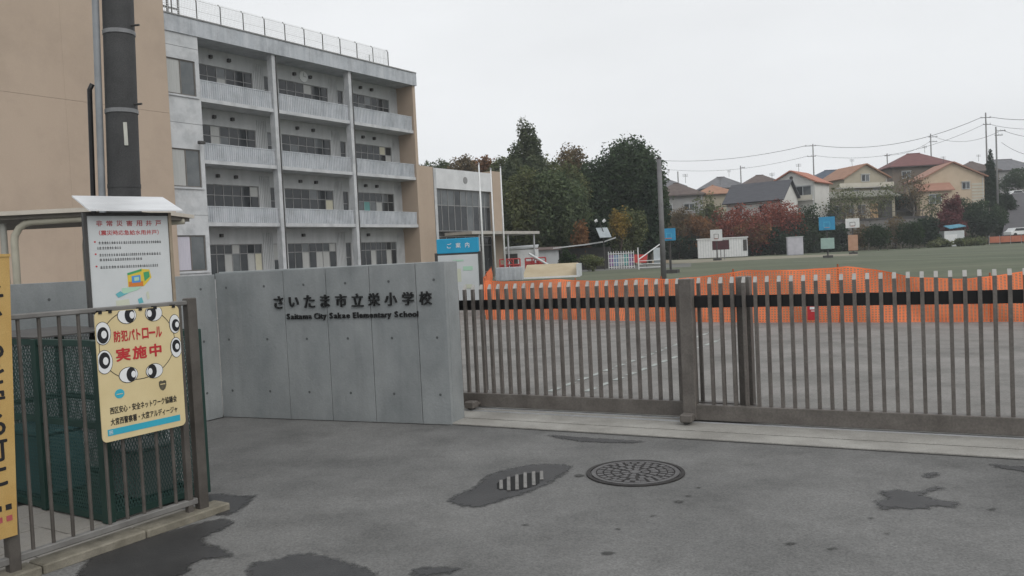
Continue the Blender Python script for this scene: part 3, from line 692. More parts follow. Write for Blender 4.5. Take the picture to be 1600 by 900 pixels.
def wall_open(name, parent, u0, u1, z0, z1, y0, y1, holes, m):
    us = sorted({u0, u1, *[h[0] for h in holes], *[h[1] for h in holes]}); zs = sorted({z0, z1, *[h[2] for h in holes], *[h[3] for h in holes]})
    mb = MB()
    for i in range(len(us)-1):
        for j in range(len(zs)-1):
            cu, cz = (us[i]+us[i+1])/2, (zs[j]+zs[j+1])/2
            if any(h[0] < cu < h[1] and h[2] < cz < h[3] for h in holes): continue
            mb.box(us[i], us[i+1], y0, y1, zs[j], zs[j+1])
    return mb.build(name, m, parent)
SA = R(56)
sch = thing('school_building', 'four storey grey concrete school building with balconies and tan end wall', 'building', (-17.776, 47.5, 0), SA)
floors = [.72, 4.30, 7.94, 11.52]; tops = [4.30, 7.94, 11.52, 15.15]
bays = [(1.5, 5.5), (7.6, 12.0), (14.4, 18.35)]; slots = [(6.3, 6.95), (12.85, 13.45)]
prng = random.Random(3)
M_post = [mat('poster_teal', (.12, .26, .25)), mat('poster_red', (.32, .12, .11)), mat('poster_cream', (.45, .43, .34))]
def schoolpane(i, j):
    r = prng.random(); return M_curt if r < .05 else M_glass2 if r < .2 else M_post[prng.choice((0, 2))] if r > .98 else M_glass
for k in range(4):
    zb, zt = floors[k], tops[k]
    wz0, wz1 = (1.15, 3.28) if k == 0 else (zb+.95+.25, zt-.98)
    holes = [(a, b, wz0, wz1) for a, b in bays]+[(a, b, wz0-.3 if k else wz0, wz1) for a, b in slots]
    wall_open('wall', sch, .30, 19.2, zb-.01 if k else 0, zt-.001, 1.5, 1.9, holes, M_backw)
    for a, b in bays: window(sch, a, b, wz0, wz1, 1.62, 6 if k else 7, [.55] if k else [.72], schoolpane if k else (lambda i, j: M_curt if (i % 3 == 2 and j == 0) else schoolpane(i, j)))
    for a, b in slots: window(sch, a, b, wz0-.3 if k else wz0, wz1, 1.62, 1, [.5], schoolpane)
    for a, b in bays:                                       # ribbed wall panels right of the windows, light fittings
        for q in ((.22, .55), (.3, .62), (.2, .5))[bays.index((a, b))][:1 if k == 0 else 2]:
            MB().box(a+(b-a)*q-.09, a+(b-a)*q+.09, 1.3, 1.5, zt-.58, zt-.38).build('light_fitting', M_darkmetal, sch)
        rib = MB(); u = b+.10
        while u < b+.85: rib.box(u, u+.07, 1.46, 1.5, zb+.3, zt-.3); u += .14
        tag(rib.build('ribbed_panel', M_backw, sch), kind='stuff')
    if k:
        MB().box(.32, 19.2, -.06, 1.5, zb, zb+.22).build('slab', M_lgrey, sch)
        ptop = [0, 5.48, 9.16, 12.80][k]
        for a, b in ((.36, 5.70), (6.02, 12.39), (12.71, 19.18)):
            mb = MB(); u = a
            mb.box(a, b, .03, .14, zb+.22, ptop-.06); mb.box(a, b, -.01, .17, ptop-.06, ptop)
            while u+.10 < b: mb.box(u, u+.085, .0, .03, zb+.24, ptop-.07); u += .15
            tag(mb.build('balcony_parapet', M_grey, sch), kind='stuff')
for u in (5.86, 12.55):
    MB().box(u-.13, u+.13, -.14, .32, .3, 15.15).build('column', M_lgrey, sch)
    MB().tube([(u+.22, -.10, .5), (u+.22, -.10, 15.1)], .045, 8).build('downpipe', M_darkmetal, sch)
for i in range(12):                                        # roof band panels
    a = -1.88+21.38/12*i
    MB().box(a+.004, a+21.38/12-.004, -.30, .0, 15.152, 16.10).build('roof_band_panel', M_grey, sch)
MB().box(-1.88, 19.5, .001, 2.2, 15.152, 16.08).build('roof_slab', M_grey, sch)
MB().box(-1.9, 19.55, -.36, .3, 16.101, 16.17).build('coping', mat('coping_grey', (.24, .24, .24), (.30, .30, .30), 2), sch)
MB().box(19.2, 19.5, -.16, 6, 0, 15.15).build('end_wall', M_brown, sch)
MB().box(19.2, 19.56, -.32, 6, 15.16, 16.095).build('end_wall_cap', M_grey, sch)
MB().box(-14, 19.19, 1.92, 9, 0, 15.14).build('body', M_backw, sch)
# stair tower bay of pale panels
wins = [(1.72, 3.76), (6.5, 8.66), (11.7, 13.7)]
wall_open('stair_bay', sch, -1.87, .34, 0, 15.15, -.22, 1.5, [(-1.80, .08, a, b) for a, b in wins], M_lgrey)
for z in (4.9, 10.1, 14.4): MB().box(-1.87, .345, -.226, -.2201, z, z+.02).build('panel_joint', M_joint, sch)
for k, (a, b) in enumerate(wins):
    window(sch, -1.80, .08, a, b, -.10, 2, [], (lambda i, j: M_lav if i == 0 else M_glass2) if k == 0 else (lambda i, j: M_curt if i == 0 else M_glass2), M_bronze, .07)
    MB().box(-1.87, .2, -.30, -.221, a-.12, a-.03).build('sill', M_lgrey, sch)
cm_ = thing('security_camera', 'small dark security camera fixed to the pale stair bay', 'camera', (-17.776, 47.5, 0), SA)
MB().tube([(.05, -.22, 9.0), (.05, -.5, 9.0)], .04, 8).build('bracket', M_white, cm_)
MB().box(-.25, .15, -.68, -.46, 8.95, 9.12).build('housing', M_darkmetal, cm_, bevel=.02)
# tan gable cladding panels
zc = [0, 10.5, 19]
for i in range(2):
    for a, b in ((-18, -7.6), (-7.6, -1.88)):
        MB().box(a+.002, b-.002, -.45, -.2, zc[i]+.006, zc[i+1]-.006).build('cladding_panel', M_brown, sch)
MB().box(-18, -1.88, -.20, 3, 0, 18.99).build('tan_wall_core', M_brown, sch)
# clock
ck = thing('wall_clock', 'round white clock on the top floor balcony wall', 'clock', (-17.776, 47.5, 0), SA)
MB().prism(arc(9.75, 14.62, .36, 0, 345, 23), 1.42, 1.5).build('face', M_white, ck)
MB().box(9.74, 9.76, 1.41, 1.419, 14.62, 14.9).build('hand', M_ink, ck); MB().box(9.75, 9.95, 1.40, 1.409, 14.61, 14.63).build('hand', M_ink, ck)
# roof fence
rfz = thing('rooftop_fence', 'tall white mesh safety fence along the school roof edge', 'fence', (-17.776, 47.5, 0), SA)
for k in range(12):
    u = -.95+1.63*k
    MB().tube([(u, .15, 16.17), (u, .15, 17.35), (u-.02, .3, 17.52)], .034, 6).build('post', M_darkmetal, rfz)
for z, yy in ((17.40, .15), (16.8, .15), (16.22, .15)): MB().tube([(-1.6, yy, z), (17.0, yy, z)], .014, 6).build('rail', M_white, rfz)
mb = MB(); u = -1.6
while u < 17: mb.box(u, u+.018, .145, .155, 16.2, 17.5); u += .10
z = 16.3
while z < 17.5: mb.box(-1.6, 17, .146, .154, z, z+.014); z += .12
v = .15
while v < 6: mb.box(16.97, 16.98, v, v+.015, 16.2, 17.5); v += .15
tag(mb.build('wire_mesh', M_white, rfz), kind='stuff')
for v in (2, 4): MB().tube([(16.98, v, 16.17), (16.98, v, 17.5)], .04, 6).build('post', M_darkmetal, rfz)
rt = thing('rooftop_tank_frame', 'dark steel rack on the roof beside the tan wall', 'rack', (-17.776, 47.5, 0), SA)
for u in (-1.3, -.6, .1): MB().box(u-.05, u+.05, 1.0, 1.1, 16.1, 17.8).build('leg', M_darkmetal, rt)
for z in (16.9, 17.7): MB().box(-1.3, .1, 1.11, 1.2, z, z+.1).build('beam', M_darkmetal, rt)

# ------------------------------------------------------------------ entrance hall with the glass front
gym = thing('entrance_hall', 'two storey hall with large glass front white band and tan piers', 'building', (-6.205, 72, 0), SA)
for i in range(3): MB().box(-9+2.88*i+.006, -9+2.88*(i+1)-.006, 0, .3, 0, 9.85).build('tan_panel', M_brown, gym)
MB().box(-9, -.36, .301, 8, 0, 9.84).build('tan_core', M_brown, gym)
MB().box(-.35, -.02, -.06, .3, .3, 9.78).build('white_pier', M_lgrey, gym)
MB().box(-.02, 8.38, -.05, .4, 8.02, 9.78).build('white_band', mat('band_white', (.56, .57, .58), (.64, .65, .66), .8, .7, stain=.15, sscale=.7), gym)
MB().box(-.4, 9.9, .41, 8, 9.2, 9.75).build('roof', M_grey, gym)
MB().box(8.4, 9.8, -.15, 8, 0, 10.0).build('tan_pier', M_brown, gym)
MB().box(-.3, 8.4, .6, 8, 0, 9.2).build('body', M_darkmetal, gym)
def gympane(i, j): return M_glass2 if (j == 1 and prng.random() < .75) or prng.random() < .2 else M_glass
window(gym, 0, 8.36, 4.25, 8.0, .30, 9, [.62], gympane, M_frame, .07)
window(gym, 0, 8.36, .4, 3.8, .30, 6, [.75], lambda i, j: M_glass, M_frame, .07)
MB().box(.6, 11.6, -3.2, -.2, 3.82, 4.08).build('canopy', mat('canopy_pale', (.36, .34, .31), (.44, .42, .385), 2), gym)
for u in (2, 6.5, 11): MB().tube([(u, -2.9, 0), (u, -2.9, 3.82)], .09, 10).build('canopy_post', M_steel, gym)
MB().prism(arc(4.2, 8.9, .32, 0, 345, 15), -.08, -.05).build('emblem', M_frame, gym)
gf = thing('hall_roof_fence', 'thin net fence with grey posts above the entrance hall roof', 'fence', (-6.205, 72, 0), SA)
for u, h in ((-1.6, 12.3), (-.6, 12.1), (3, 11.4), (6, 11.2), (9, 11.0)): MB().tube([(u, 7.0, 9.76), (u, 7.0, h)], .05, 6).build('post', M_darkmetal, gf)
for dz_ in (0, .35, .7, 1.05): MB().tube([(-1.6, 7.0, 12.3-dz_), (3, 7.0, 11.5-dz_*.8), (9, 7.0, 11.0-dz_*.7)], .018, 5).build('wire', M_steel, gf)

# ------------------------------------------------------------------ flagpoles
for i, (px, pyb, Y, pt, lab) in enumerate(((757, 440, 58, 257, 'white flagpole nearest the blue guide sign'), (775, 437, 62, 265, 'white flagpole in the middle of the three beside the entrance hall'), (790, 432, 66, 262, 'white flagpole farthest right in front of the trees'))):
    b = at(px, pyb, Y); t = at(px-9, pt, Y)
    f = thing('flagpole', lab, 'flagpole', (b.x, Y, 0), 0, 'flagpoles beside the entrance hall')
    MB().tube([(0, 0, 0), (0, 0, t.z)], [.085, .05], 10).build('shaft', M_white, f, smooth=True)
    MB().tube([(0, 0, t.z), (0, 0, t.z+.06), (0, 0, t.z+.14)], [.03, .08, .02], 8).build('finial', M_steel, f, smooth=True)
    MB().tube([(0, 0, 0), (0, 0, .25)], .18, 10).build('base', M_apron, f)

# ------------------------------------------------------------------ bicycle shelter behind the wing wall
sh = thing('bike_shelter', 'flat roofed shelter with bent beige pipe frame at the far left', 'shelter', (-7.25, 12, 0), 0)
def pth(x): return [(x, 0, 0), (x, 0, 2.18)]+[(x+.28-.28*math.cos(a), 0, 2.18+.28*math.sin(a)) for a in (R(20), R(45), R(70), R(90))]+[(x+1.7, 0, 2.49)]
for k, yy in enumerate((0, 2.0)):
    o = MB().tube(pth(.02), .05, 12).build('bent_pipe', M_beige, sh, smooth=True); o.location = (0, yy, 0)
MB().tube([(-.16, .05, 0), (-.16, .05, 2.46)], .045, 10).build('post', mat('shelter_post_grey', (.27, .27, .24), (.33, .33, .3), 4), sh, smooth=True)
MB().tube([(-.60, .05, 0), (-.60, .05, 2.46)], .045, 10).build('post', MATS['shelter_post_grey'], sh, smooth=True)
MB().box(-2.5, 1.75, -.15, 2.4, 2.56, 2.62).build('roof_sheet', mat('roof_edge_pale', (.5, .46, .4), (.58, .54, .47), 3), sh)
MB().box(-2.4, 1.7, -.08, 2.3, 2.50, 2.558).build('fascia', mat('shelter_under', (.12, .11, .10), (.15, .14, .12), 3), sh)
MB().box(-.2, .16, -.07, -.03, 1.45, 1.48).build('crossbar', M_darkmetal, sh)

# ------------------------------------------------------------------ blue guide sign
gs = thing('guide_sign', 'blue headed guide sign with pale map panel beside the concrete wall', 'sign', (-.64, 10, 0), R(-14))
MB().box(-.27, .265, 0, .04, 1.69, 1.87).build('header', M_blue, gs, bevel=.006)
MB().box(-.26, .255, .0, .03, 1.0, 1.67).build('map_panel', M_offw, gs)
MB().box(-.27, .27, .005, .035, 1.668, 1.692).build('crossbar', M_darkmetal, gs)
MB().box(.257, .292, -.005, .05, 0, 1.70).build('post', M_darkmetal, gs); MB().box(-.297, -.262, -.005, .05, 0, 1.70).build('post', M_darkmetal, gs)
for i, c in enumerate('ご案内'): put_text('character', c, M_white, gs, -.105+.115*i, -.001, 1.785, h=.062, bold=.01)
for k, (s, t, a, b, c) in enumerate(((-.12, 1.55, .14, .07, 'c'), (-.02, 1.42, .10, .16, 'p'), (.12, 1.50, .12, .05, 'c'), (.0, 1.60, .14, .02, 'c'), (-.17, 1.35, .04, .18, 'c'), (.12, 1.28, .09, .05, 'p'))):
    MB().box(s-a/2, s+a/2, -.002-.0005*k, -.001-.0005*k, t-b/2, t+b/2).build('map_patch', pc[c], gs)

# ================================================================== ORANGE SAFETY NET
def net(label, pts, post_at):
    g = thing('safety_net', label, 'net', (pts[0][0], pts[0][1], 0), 0, 'orange safety netting around the playground')
    P = [Vector((x-pts[0][0], y-pts[0][1], 0)) for x, y, _ in pts]; Hs = [h for _, _, h in pts]
    cum = [0]
    for i in range(1, len(P)): cum.append(cum[-1]+(P[i]-P[i-1]).length)
    rng = np.random.default_rng(4); ph = rng.uniform(0, 6, 6)
    def S(s, f):
        i = max(0, min(len(P)-2, int(np.searchsorted(cum, s))-1)); t = (s-cum[i])/(cum[i+1]-cum[i]); p = P[i].lerp(P[i+1], t); h = Hs[i]*(1-t)+Hs[i+1]*t
        d = (P[i+1]-P[i]).normalized(); n = Vector((-d.y, d.x, 0))
        wv = .07*math.sin(s*2.1+ph[0])*math.sin(f*3)+.028*math.sin(s*5.3+ph[1]+f*4)+.008*math.sin(s*11+ph[2]+f*6)
        h = h-.05*abs(math.sin(s*1.25+ph[3]))+.004*math.sin(s*9)
        q = p+n*wv; return (q.x, q.y, .012+h*f)
    L = cum[-1]; mb = MB(); rows = 32
    ns = int(L/.16)
    for r in range(rows):
        f0 = r/rows; f1 = f0+.52/rows if r < rows-1 else 1.0
        o = len(mb.v)
        for k in range(ns+1):
            s = L*k/ns; mb.v.append(S(s, f0)); mb.v.append(S(s, f1))
        for k in range(ns): a = o+2*k; mb.f.append((a, a+2, a+3, a+1))
    s = 0
    while s < L-.03:
        o = len(mb.v)
        for j in range(9): mb.v.append(S(s, j/8)); mb.v.append(S(s+.022, j/8))
        for j in range(8): a = o+2*j; mb.f.append((a, a+1, a+3, a+2))
        s += .06
    tag(mb.build('netting', M_net, g), kind='stuff')
    for s in post_at:
        x, y, z = S(min(s, L-.01), 1.0); MB().tube([(x, y+.06, 0), (x, y+.06, z+.06)], .018, 6).build('post', M_netp, g)
    return g
net('orange safety net stretched across the playground behind the gate', NETPTS, [0, 2.7, 5.2, 6.9, 9.0, 11.6, 14.5])
net('orange safety net running away towards the flagpoles', [(-.80, 21.9, 1.05), (-.95, 30, 1.0), (-1.15, 40, 1.0), (-1.3, 54, 1.05)], [0, 8, 18, 26, 32])
rp = thing('red_placard', 'small red placard with white print hanging on the orange net', 'sign', (*at(1271, 493, 16.05).xy, 0), R(-28))
MB().box(-.11, .11, -.02, 0, .10, .48).build('plate', M_red, rp, bevel=.004)
MB().box(-.06, .055, -.024, -.0205, .31, .36).build('white_print', M_white, rp); MB().box(-.04, .05, -.024, -.0205, .27, .285).build('white_print', M_white, rp)

# ------------------------------------------------------------------ manhole and drain grate
mh = thing('manhole_cover', 'round cast iron manhole cover with patterned relief set in the road', 'manhole', (.825, 5.86, .006), R(15))
def ringm(r0, r1, z0, z1, n=48, a0=0, a1=360):
    mb = MB(); N_ = n
    for k in range(N_):
        t0, t1 = R(a0+(a1-a0)*k/N_), R(a0+(a1-a0)*(k+1)/N_)
        q = [(r*math.cos(t), r*math.sin(t)) for r, t in ((r0, t0), (r1, t0), (r1, t1), (r0, t1))]
        mb.slab(q, z0, z1)
    return mb
def bring(r0, r1, z1, name, m, n=56):
    mb = MB()
    for k in range(n):
        t = 2*math.pi*k/n
        for r, z in ((r0, 0), (r0, z1), (r1, z1), (r1, 0)): mb.v.append((r*math.cos(t), r*math.sin(t), z))
    for k in range(n):
        a, b = 4*k, 4*((k+1) % n)
        for j in range(3): mb.f.append((a+j, b+j, b+j+1, a+j+1))
    return mb.build(name, m, mh)
bring(.325, .352, .010, 'frame', M_irondark)
MB().slab([(.315*math.cos(2*math.pi*k/56), .315*math.sin(2*math.pi*k/56)) for k in range(56)], 0, .005).build('cover', M_irondark, mh)
bring(.285, .314, .011, 'rim', M_iron)
rng = random.Random(9)
for (r0, r1, n) in ((.05, .10, 8), (.115, .165, 14), (.18, .225, 20), (.235, .275, 28)):
    for k in range(n):
        a = 360*k/n+rng.uniform(-2, 2); wdeg = 360/n*.62
        q = [(r*math.cos(R(t)), r*math.sin(R(t))) for r, t in ((r0, a), (r1, a), (r1, a+wdeg*.5), (r1, a+wdeg), (r0, a+wdeg))]
        MB().slab(q, .005, .011+rng.uniform(-.001, .001)).build('relief_block', M_iron, mh)
MB().slab([(.04*math.cos(2*math.pi*k/12), .04*math.sin(2*math.pi*k/12)) for k in range(12)], .005, .012).build('emblem', M_iron, mh)
gr = thing('drain_grate', 'drain grate with six pale bars in the middle wet patch', 'grate', (.005, 5.80, .0105), 0)
GB = [(375, 268, 318), (418, 250, 326), (465, 237, 321), (512, 225, 311), (560, 219, 296), (605, 216, 264)]
def gpt(zx, zy): p = gnd(680+zx*.275, 680+zy*.275); return (p.x-.005, p.y-5.80)
for k, (zx, a, b) in enumerate(GB):
    MB().slab([gpt(zx-10, b), gpt(zx+11, b-1), gpt(zx+9, a), gpt(zx-11, a+2)], .001, .010).build('bar', M_grate, gr, bevel=.003)
    if k < 5:
        n_ = GB[k+1]; MB().slab([gpt(zx+12, b-2), gpt(n_[0]-12, (b+n_[2])/2), gpt(n_[0]-13, n_[1]+4), gpt(zx+10, (a+n_[1])/2+3)], 0, .0015).build('slot', M_hole, gr)
MB().slab([gpt(352, 312), gpt(364, 316), gpt(363, 272), gpt(350, 285)], 0, .0015).build('slot', M_hole, gr)

# ================================================================== PLAYGROUND AND SPORT EQUIPMENT
def hoop(label, px, py, Y, bw, bh, board, zc_, lower=None, post=M_darkmetal, mark=False):
    b = at(px, py, Y); g = thing('basketball_hoop', label, 'basketball hoop', (b.x, Y, 0), R(-20), 'basketball hoops on the playground')
    MB().box(-bw/2, bw/2, 0, .06, zc_-bh/2, zc_+bh/2).build('backboard', board, g, bevel=.01)
    fr = MB(); t = bw*.03
    m2 = M_ink if board is M_white else mat('hoop_blue_line', (.10, .45, .62))
    for a in ((-bw*.2, bw*.2, zc_+bh*.12-t, zc_+bh*.12), (-bw*.2, bw*.2, zc_-bh*.3, zc_-bh*.3+t), (-bw*.2, -bw*.2+t, zc_-bh*.3, zc_+bh*.12), (bw*.2-t, bw*.2, zc_-bh*.3, zc_+bh*.12)):
        MB().box(a[0], a[1], -.012, -.002, a[2], a[3]).build('aim_mark', m2, g)
    MB().tube([(.23*math.cos(x*.5236), -.3+.23*math.sin(x*.5236), zc_-bh*.32) for x in range(13)], .02, 6).build('rim', mat('rim_orange', (.5, .12, .03)), g)
    MB().tube([(0, .25, 0), (0, .25, zc_)], .08, 8).build('post', post, g)
    MB().box(-.05, .05, .06, .25, zc_-.1, zc_+.1).build('bracket', post, g)
    if lower:
        MB().box(-lower[0]/2, lower[0]/2, .05, .45, lower[1], lower[2]).build('post_pad', lower[3], g, bevel=.02)
    MB().box(-.5, .5, -.1, 1.0, 0, .25).build('foot', post, g)
    return g
M_pad = mat('pale_green_pad', (.30, .42, .38), (.36, .48, .44), 2)
M_opad = mat('orange_pad', (.42, .24, .16), (.48, .29, .2), 2)
M_bb = mat('hoop_blue', (.04, .25, .46), (.05, .3, .52), 3)
hoop('basketball hoop with a large blue backboard and pale green post padding', 1292, 350, 87, 1.6, 1.4, M_bb, 3.65, (1.35, .95, 2.1, M_pad))
hoop('white backboard basketball hoop in front of the white prefab shed', 1119, 366, 106, 1.5, 1.45, M_white, 3.25)
hoop('white backboard basketball hoop with orange post padding near clipped hedges', 1332, 350, 105, 1.65, 1.2, M_white, 3.95, (1.15, .45, 2.45, M_opad))
hoop('small blue backboard hoop beside the tall grey lamp pole', 1045, 367, 57, .92, .85, M_bb, 2.7, None)
lp = thing('lamp_pole', 'tall bare grey pole rising from the playground behind the net', 'pole', (*at(1037, 430, 36).xy, 0), 0)
MB().tube([(0, 0, 0), (0, 0, 5.6)], [.125, .10], 14).build('shaft', mat('pole_grey', (.14, .14, .145), (.18, .18, .185), 3), lp, smooth=True)
MB().tube([(0, 0, 5.6), (0, 0, 5.68)], .108, 14).build('cap', M_darkmetal, lp)
sb_ = thing('scoreboard', 'dark scoreboard on legs below the white backboard', 'scoreboard', (*at(1126, 383, 112).xy, 0), R(-20))
MB().box(-1.1, 1.1, 0, .12, 1.35, 2.65).build('panel', mat('score_dark', (.06, .025, .03), (.10, .03, .04), 3), sb_)
for a in ((-1.15, -1.1), (1.1, 1.15)): MB().box(a[0], a[1], -.02, .14, 1.3, 2.7).build('frame', M_frame, sb_)
for u in (-.6, -.1, .4): MB().box(u, u+.12, .02, .1, 0, 1.35).build('leg', M_frame, sb_)
# prefab shed with upright ribs
pf = thing('prefab_shed', 'long white ribbed prefab shed at the far playground edge', 'shed', (*at(1129, 385, 126).xy, 0), R(-12))
MB().box(-3.7, 3.7, 0, 3, .15, 3.0).build('wall', M_white, pf)
for k in range(20): MB().box(-3.7+.38*k, -3.62+.38*k, -.05, 0, .2, 2.95).build('wall_rib', M_offw, pf)
MB().box(-3.85, 3.85, -.15, 3.15, 3.0, 3.15).build('roof', M_white, pf)
MB().box(3.05, 3.6, -.07, .0, 1.0, 2.7).build('door', M_darkmetal, pf)
ss = thing('storage_cabinet', 'pale lilac metal storage cabinet left of the large blue hoop', 'shed', (*at(1243, 385, 122).xy, 0), R(-12))
MB().box(-1.1, 1.1, 0, 1.5, 0, 2.65).build('body', mat('cabinet_lilac', (.42, .41, .45), (.5, .49, .53), 2), ss)
for u in (-1.09, .01): MB().box(u, u+1.08, -.04, 0, .1, 2.5).build('door', mat('cabinet_door', (.45, .44, .48), (.53, .52, .56), 2), ss)
MB().box(-1.15, 1.15, -.08, 1.55, 2.65, 2.75).build('roof', M_offw, ss)

# ---- left end of the playground: sandpit kerb, red play frame, sheds, slide
sp = thing('sand_ramp', 'pale tan ramp with white edging at the left of the playground', 'ramp', (*at(857, 425, 60).xy, 0), R(-8))
Pm = mat('tan_sand', (.40, .33, .22), (.47, .40, .28), .8, .95)
a_ = MB(); a_.add([(-2.0, 0, .02), (2.0, 0, .05), (2.0, 3.6, 1.0), (-2.0, 3.6, 1.0), (-2.0, 0, 0), (2.0, 0, 0), (2.0, 3.6, 0), (-2.0, 3.6, 0)], [(0, 1, 2, 3), (4, 7, 6, 5), (0, 4, 5, 1), (1, 5, 6, 2), (2, 6, 7, 3), (3, 7, 4, 0)])
a_.build('slope', Pm, sp)
MB().prism([(-2.2, 0), (2.1, 0), (2.1, .12), (-2.2, .12)], -.2, -.02).build('front_edging', M_white, sp)
MB().box(2.05, 2.25, -.1, 3.6, 0, .95).build('side_edging', M_offw, sp)
cb = thing('concrete_planter', 'grey ribbed concrete block beside the flagpoles', 'planter', (*at(795, 432, 58).xy, 0), R(-8))
MB().box(-.95, .95, 0, 1.0, 0, .95).build('block', M_grey, cb, bevel=.02)
for k in range(6): MB().box(-.9+.31*k, -.75+.31*k, -.03, 0, .05, .92).build('rib', M_grey, cb)
for i, (px, lab) in enumerate(((797, 'red steel play frame left of the ramp'), (837, 'red steel play frame behind the ramp with white slide chute'))):
    pf2 = thing('play_frame', lab, 'play frame', (*at(px, 415, 72).xy, 0), R(-10), 'red play frames')
    M_pr = mat('play_red', (.40, .05, .05), (.47, .07, .07), 2)
    for u in (-.9, -.3, .3, .9): MB().tube([(u, 0, 0), (u, 0, 1.5)], .06, 8).build('post', M_pr, pf2)
    for z in (.5, 1.0, 1.5): MB().tube([(-.9, .0, z), (.9, .0, z)], .055, 8).build('bar', M_pr, pf2)
    MB().tube([(-.9, .05, .2), (.0, .05, 1.45), (.9, .05, .2)], .06, 8).build('brace', M_pr, pf2)
    for u in (-.85, .05): MB().box(u, u+.75, .06, .1, .25, 1.05+.2*i).build('panel', M_pr, pf2)
    if i: MB().tube([(-.5, -.3, 1.9), (1.8, -.5, .45)], .10, 8).build('chute', M_offw, pf2)
def shed(name, label, px, py, Y, wd, dp_, h, wm, rm, rz, roof_over=.3, slope=.0, door=None):
    g = thing(name, label, 'shed', (*at(px, py, Y).xy, 0), rz)
    MB().box(-wd/2, wd/2, 0, dp_, 0, h).build('wall', wm, g)
    r = MB(); o = roof_over
    r.add([(-wd/2-o, -o, h+.01), (wd/2+o, -o, h+.01+slope), (wd/2+o, dp_+o, h+.25+slope), (-wd/2-o, dp_+o, h+.25), (-wd/2-o, -o, h+.13), (wd/2+o, -o, h+.13+slope), (wd/2+o, dp_+o, h+.37+slope), (-wd/2-o, dp_+o, h+.37)],
          [(3, 2, 1, 0), (4, 5, 6, 7), (0, 1, 5, 4), (1, 2, 6, 5), (2, 3, 7, 6), (3, 0, 4, 7)])
    r.build('roof', rm, g)
    if door: MB().box(door[0], door[1], -.05, 0, .05, h*.85).build('door', M_darkmetal, g)
    k = 0; u = -wd/2+.2
    while u < wd/2-.2:
        MB().box(u, u+.06, -.03, -.001, .1, h-.1).build('wall_rib', wm, g); u += .75
    return g
M_rpale = mat('shed_roof_pale', (.45, .46, .46), (.56, .57, .57), 1)
M_rdark = mat('shed_roof_brown', (.12, .09, .085), (.17, .13, .12), 1)
shed('garden_shed', 'white low shed just right of the flagpoles', 812, 400, 80, 3.5, 2, 2.35, M_white, M_offw, R(-5), .05, .1, (-1.5, -.2))
shed('garden_shed', 'grey shed with maroon fascia under the trees', 856, 400, 84, 2.2, 2, 2.2, M_backw, M_rdark, R(-5))
sv = thing('open_shelter', 'dark open shelter with curved pale metal roof under the trees', 'shelter', (*at(917, 400, 84).xy, 0), R(-5))
for u in (-2.6, 0, 2.4): MB().box(u-.08, u+.08, 0, .16, 0, 2.2).build('post', M_darkmetal, sv)
MB().box(-2.7, 2.5, 2.2, 2.3, 0, 2.3).build('back_wall', M_darkmetal, sv)
mb = MB(); pts = [(-3.4, 2.30), (-2, 2.42), (0, 2.55), (1.8, 2.75), (3.0, 3.1)]
mb.prism([(a, b+.12) for a, b in pts]+[(a, b) for a, b in reversed(pts)], -.6, 2.6); mb.build('roof', M_rpale, sv)
sl = thing('solar_lamp', 'tilted solar panel on a post with two small white lamps', 'lamp', (*at(943, 372, 82).xy, 0), 0)
MB().tube([(0, 0, 0), (0, 0, 3.8)], .06, 8).build('post', M_darkmetal, sl)
p_ = MB(); p_.add([(-.4, -.5, 3.2), (.75, -.5, 3.2), (.45, .3, 4.2), (-.7, .3, 4.2), (-.4, -.45, 3.15), (.75, -.45, 3.15), (.45, .35, 4.15), (-.7, .35, 4.15)], [(0, 1, 2, 3), (7, 6, 5, 4), (0, 4, 5, 1), (1, 5, 6, 2), (2, 6, 7, 3), (3, 7, 4, 0)])
p_.build('panel', mat('solar_grey', (.30, .34, .36), (.38, .42, .44), 2, .3), sl)
for u in (-.8, .0): MB().tube([(u, 0, 4.75+u*-.1), (u+.25, 0, 4.95)], [.12, .16], 8).build('lamp_head', M_white, sl)
MB().tube([(0, 0, 3.8), (-.3, 0, 4.7)], .04, 6).build('lamp_arm', M_darkmetal, sl)
bf = thing('banner_fence', 'white barred fence hung with coloured panels under the trees', 'fence', (*at(970, 398, 82).xy, 0), R(-4))
for k in range(11): MB().box(-1.25+.25*k, -1.19+.25*k, 0, .06, 0, 1.75).build('bar', M_white, bf)
for z in (.15, .6, 1.05, 1.5): MB().box(-1.27, 1.33, .061, .1, z, z+.06).build('rail', M_white, bf)
cols = [mat('panel_blue', (.18, .28, .42)), mat('panel_violet', (.25, .15, .32)), mat('panel_teal', (.10, .33, .32)), mat('panel_grey', (.35, .38, .4))]
for k in range(5): MB().box(-1.15+.48*k, -.75+.48*k, .11, .14, .3, 1.4).build('panel', cols[(k*3+1) % 4], bf)
rb = thing('red_sheet', 'red plastic sheet hung beside the coloured panels', 'banner', (*at(1000, 397, 82).xy, 0), R(-4))
mb = MB(); mb.prism([(-.75, .55), (.6, .5), (.75, 1.3), (-.6, 1.35)], -.02, .02); mb.build('sheet', mat('sheet_red', (.45, .05, .05), (.52, .07, .06), 2), rb)
for u in (-.7, .6): MB().tube([(u, .05, 0), (u, .05, 1.35)], .03, 6).build('post', M_darkmetal, rb)
ms = thing('white_platform', 'white steel platform with sloping handrails by the tall pole', 'platform', (*at(1017, 408, 74).xy, 0), R(-8))
for z, d in ((.2, 0), (.5, .35), (.8, .7)): MB().box(-1.1, 1.0, d, d+.34, z-.05, z).build('step', M_white, ms)
for u in (-1.1, 1.0):
    MB().tube([(u, 0, 0), (u, 0, .9)], .05, 6).build('post', M_white, ms); MB().tube([(u, 1.2, 0), (u, 1.2, 2.0)], .05, 6).build('post', M_white, ms)
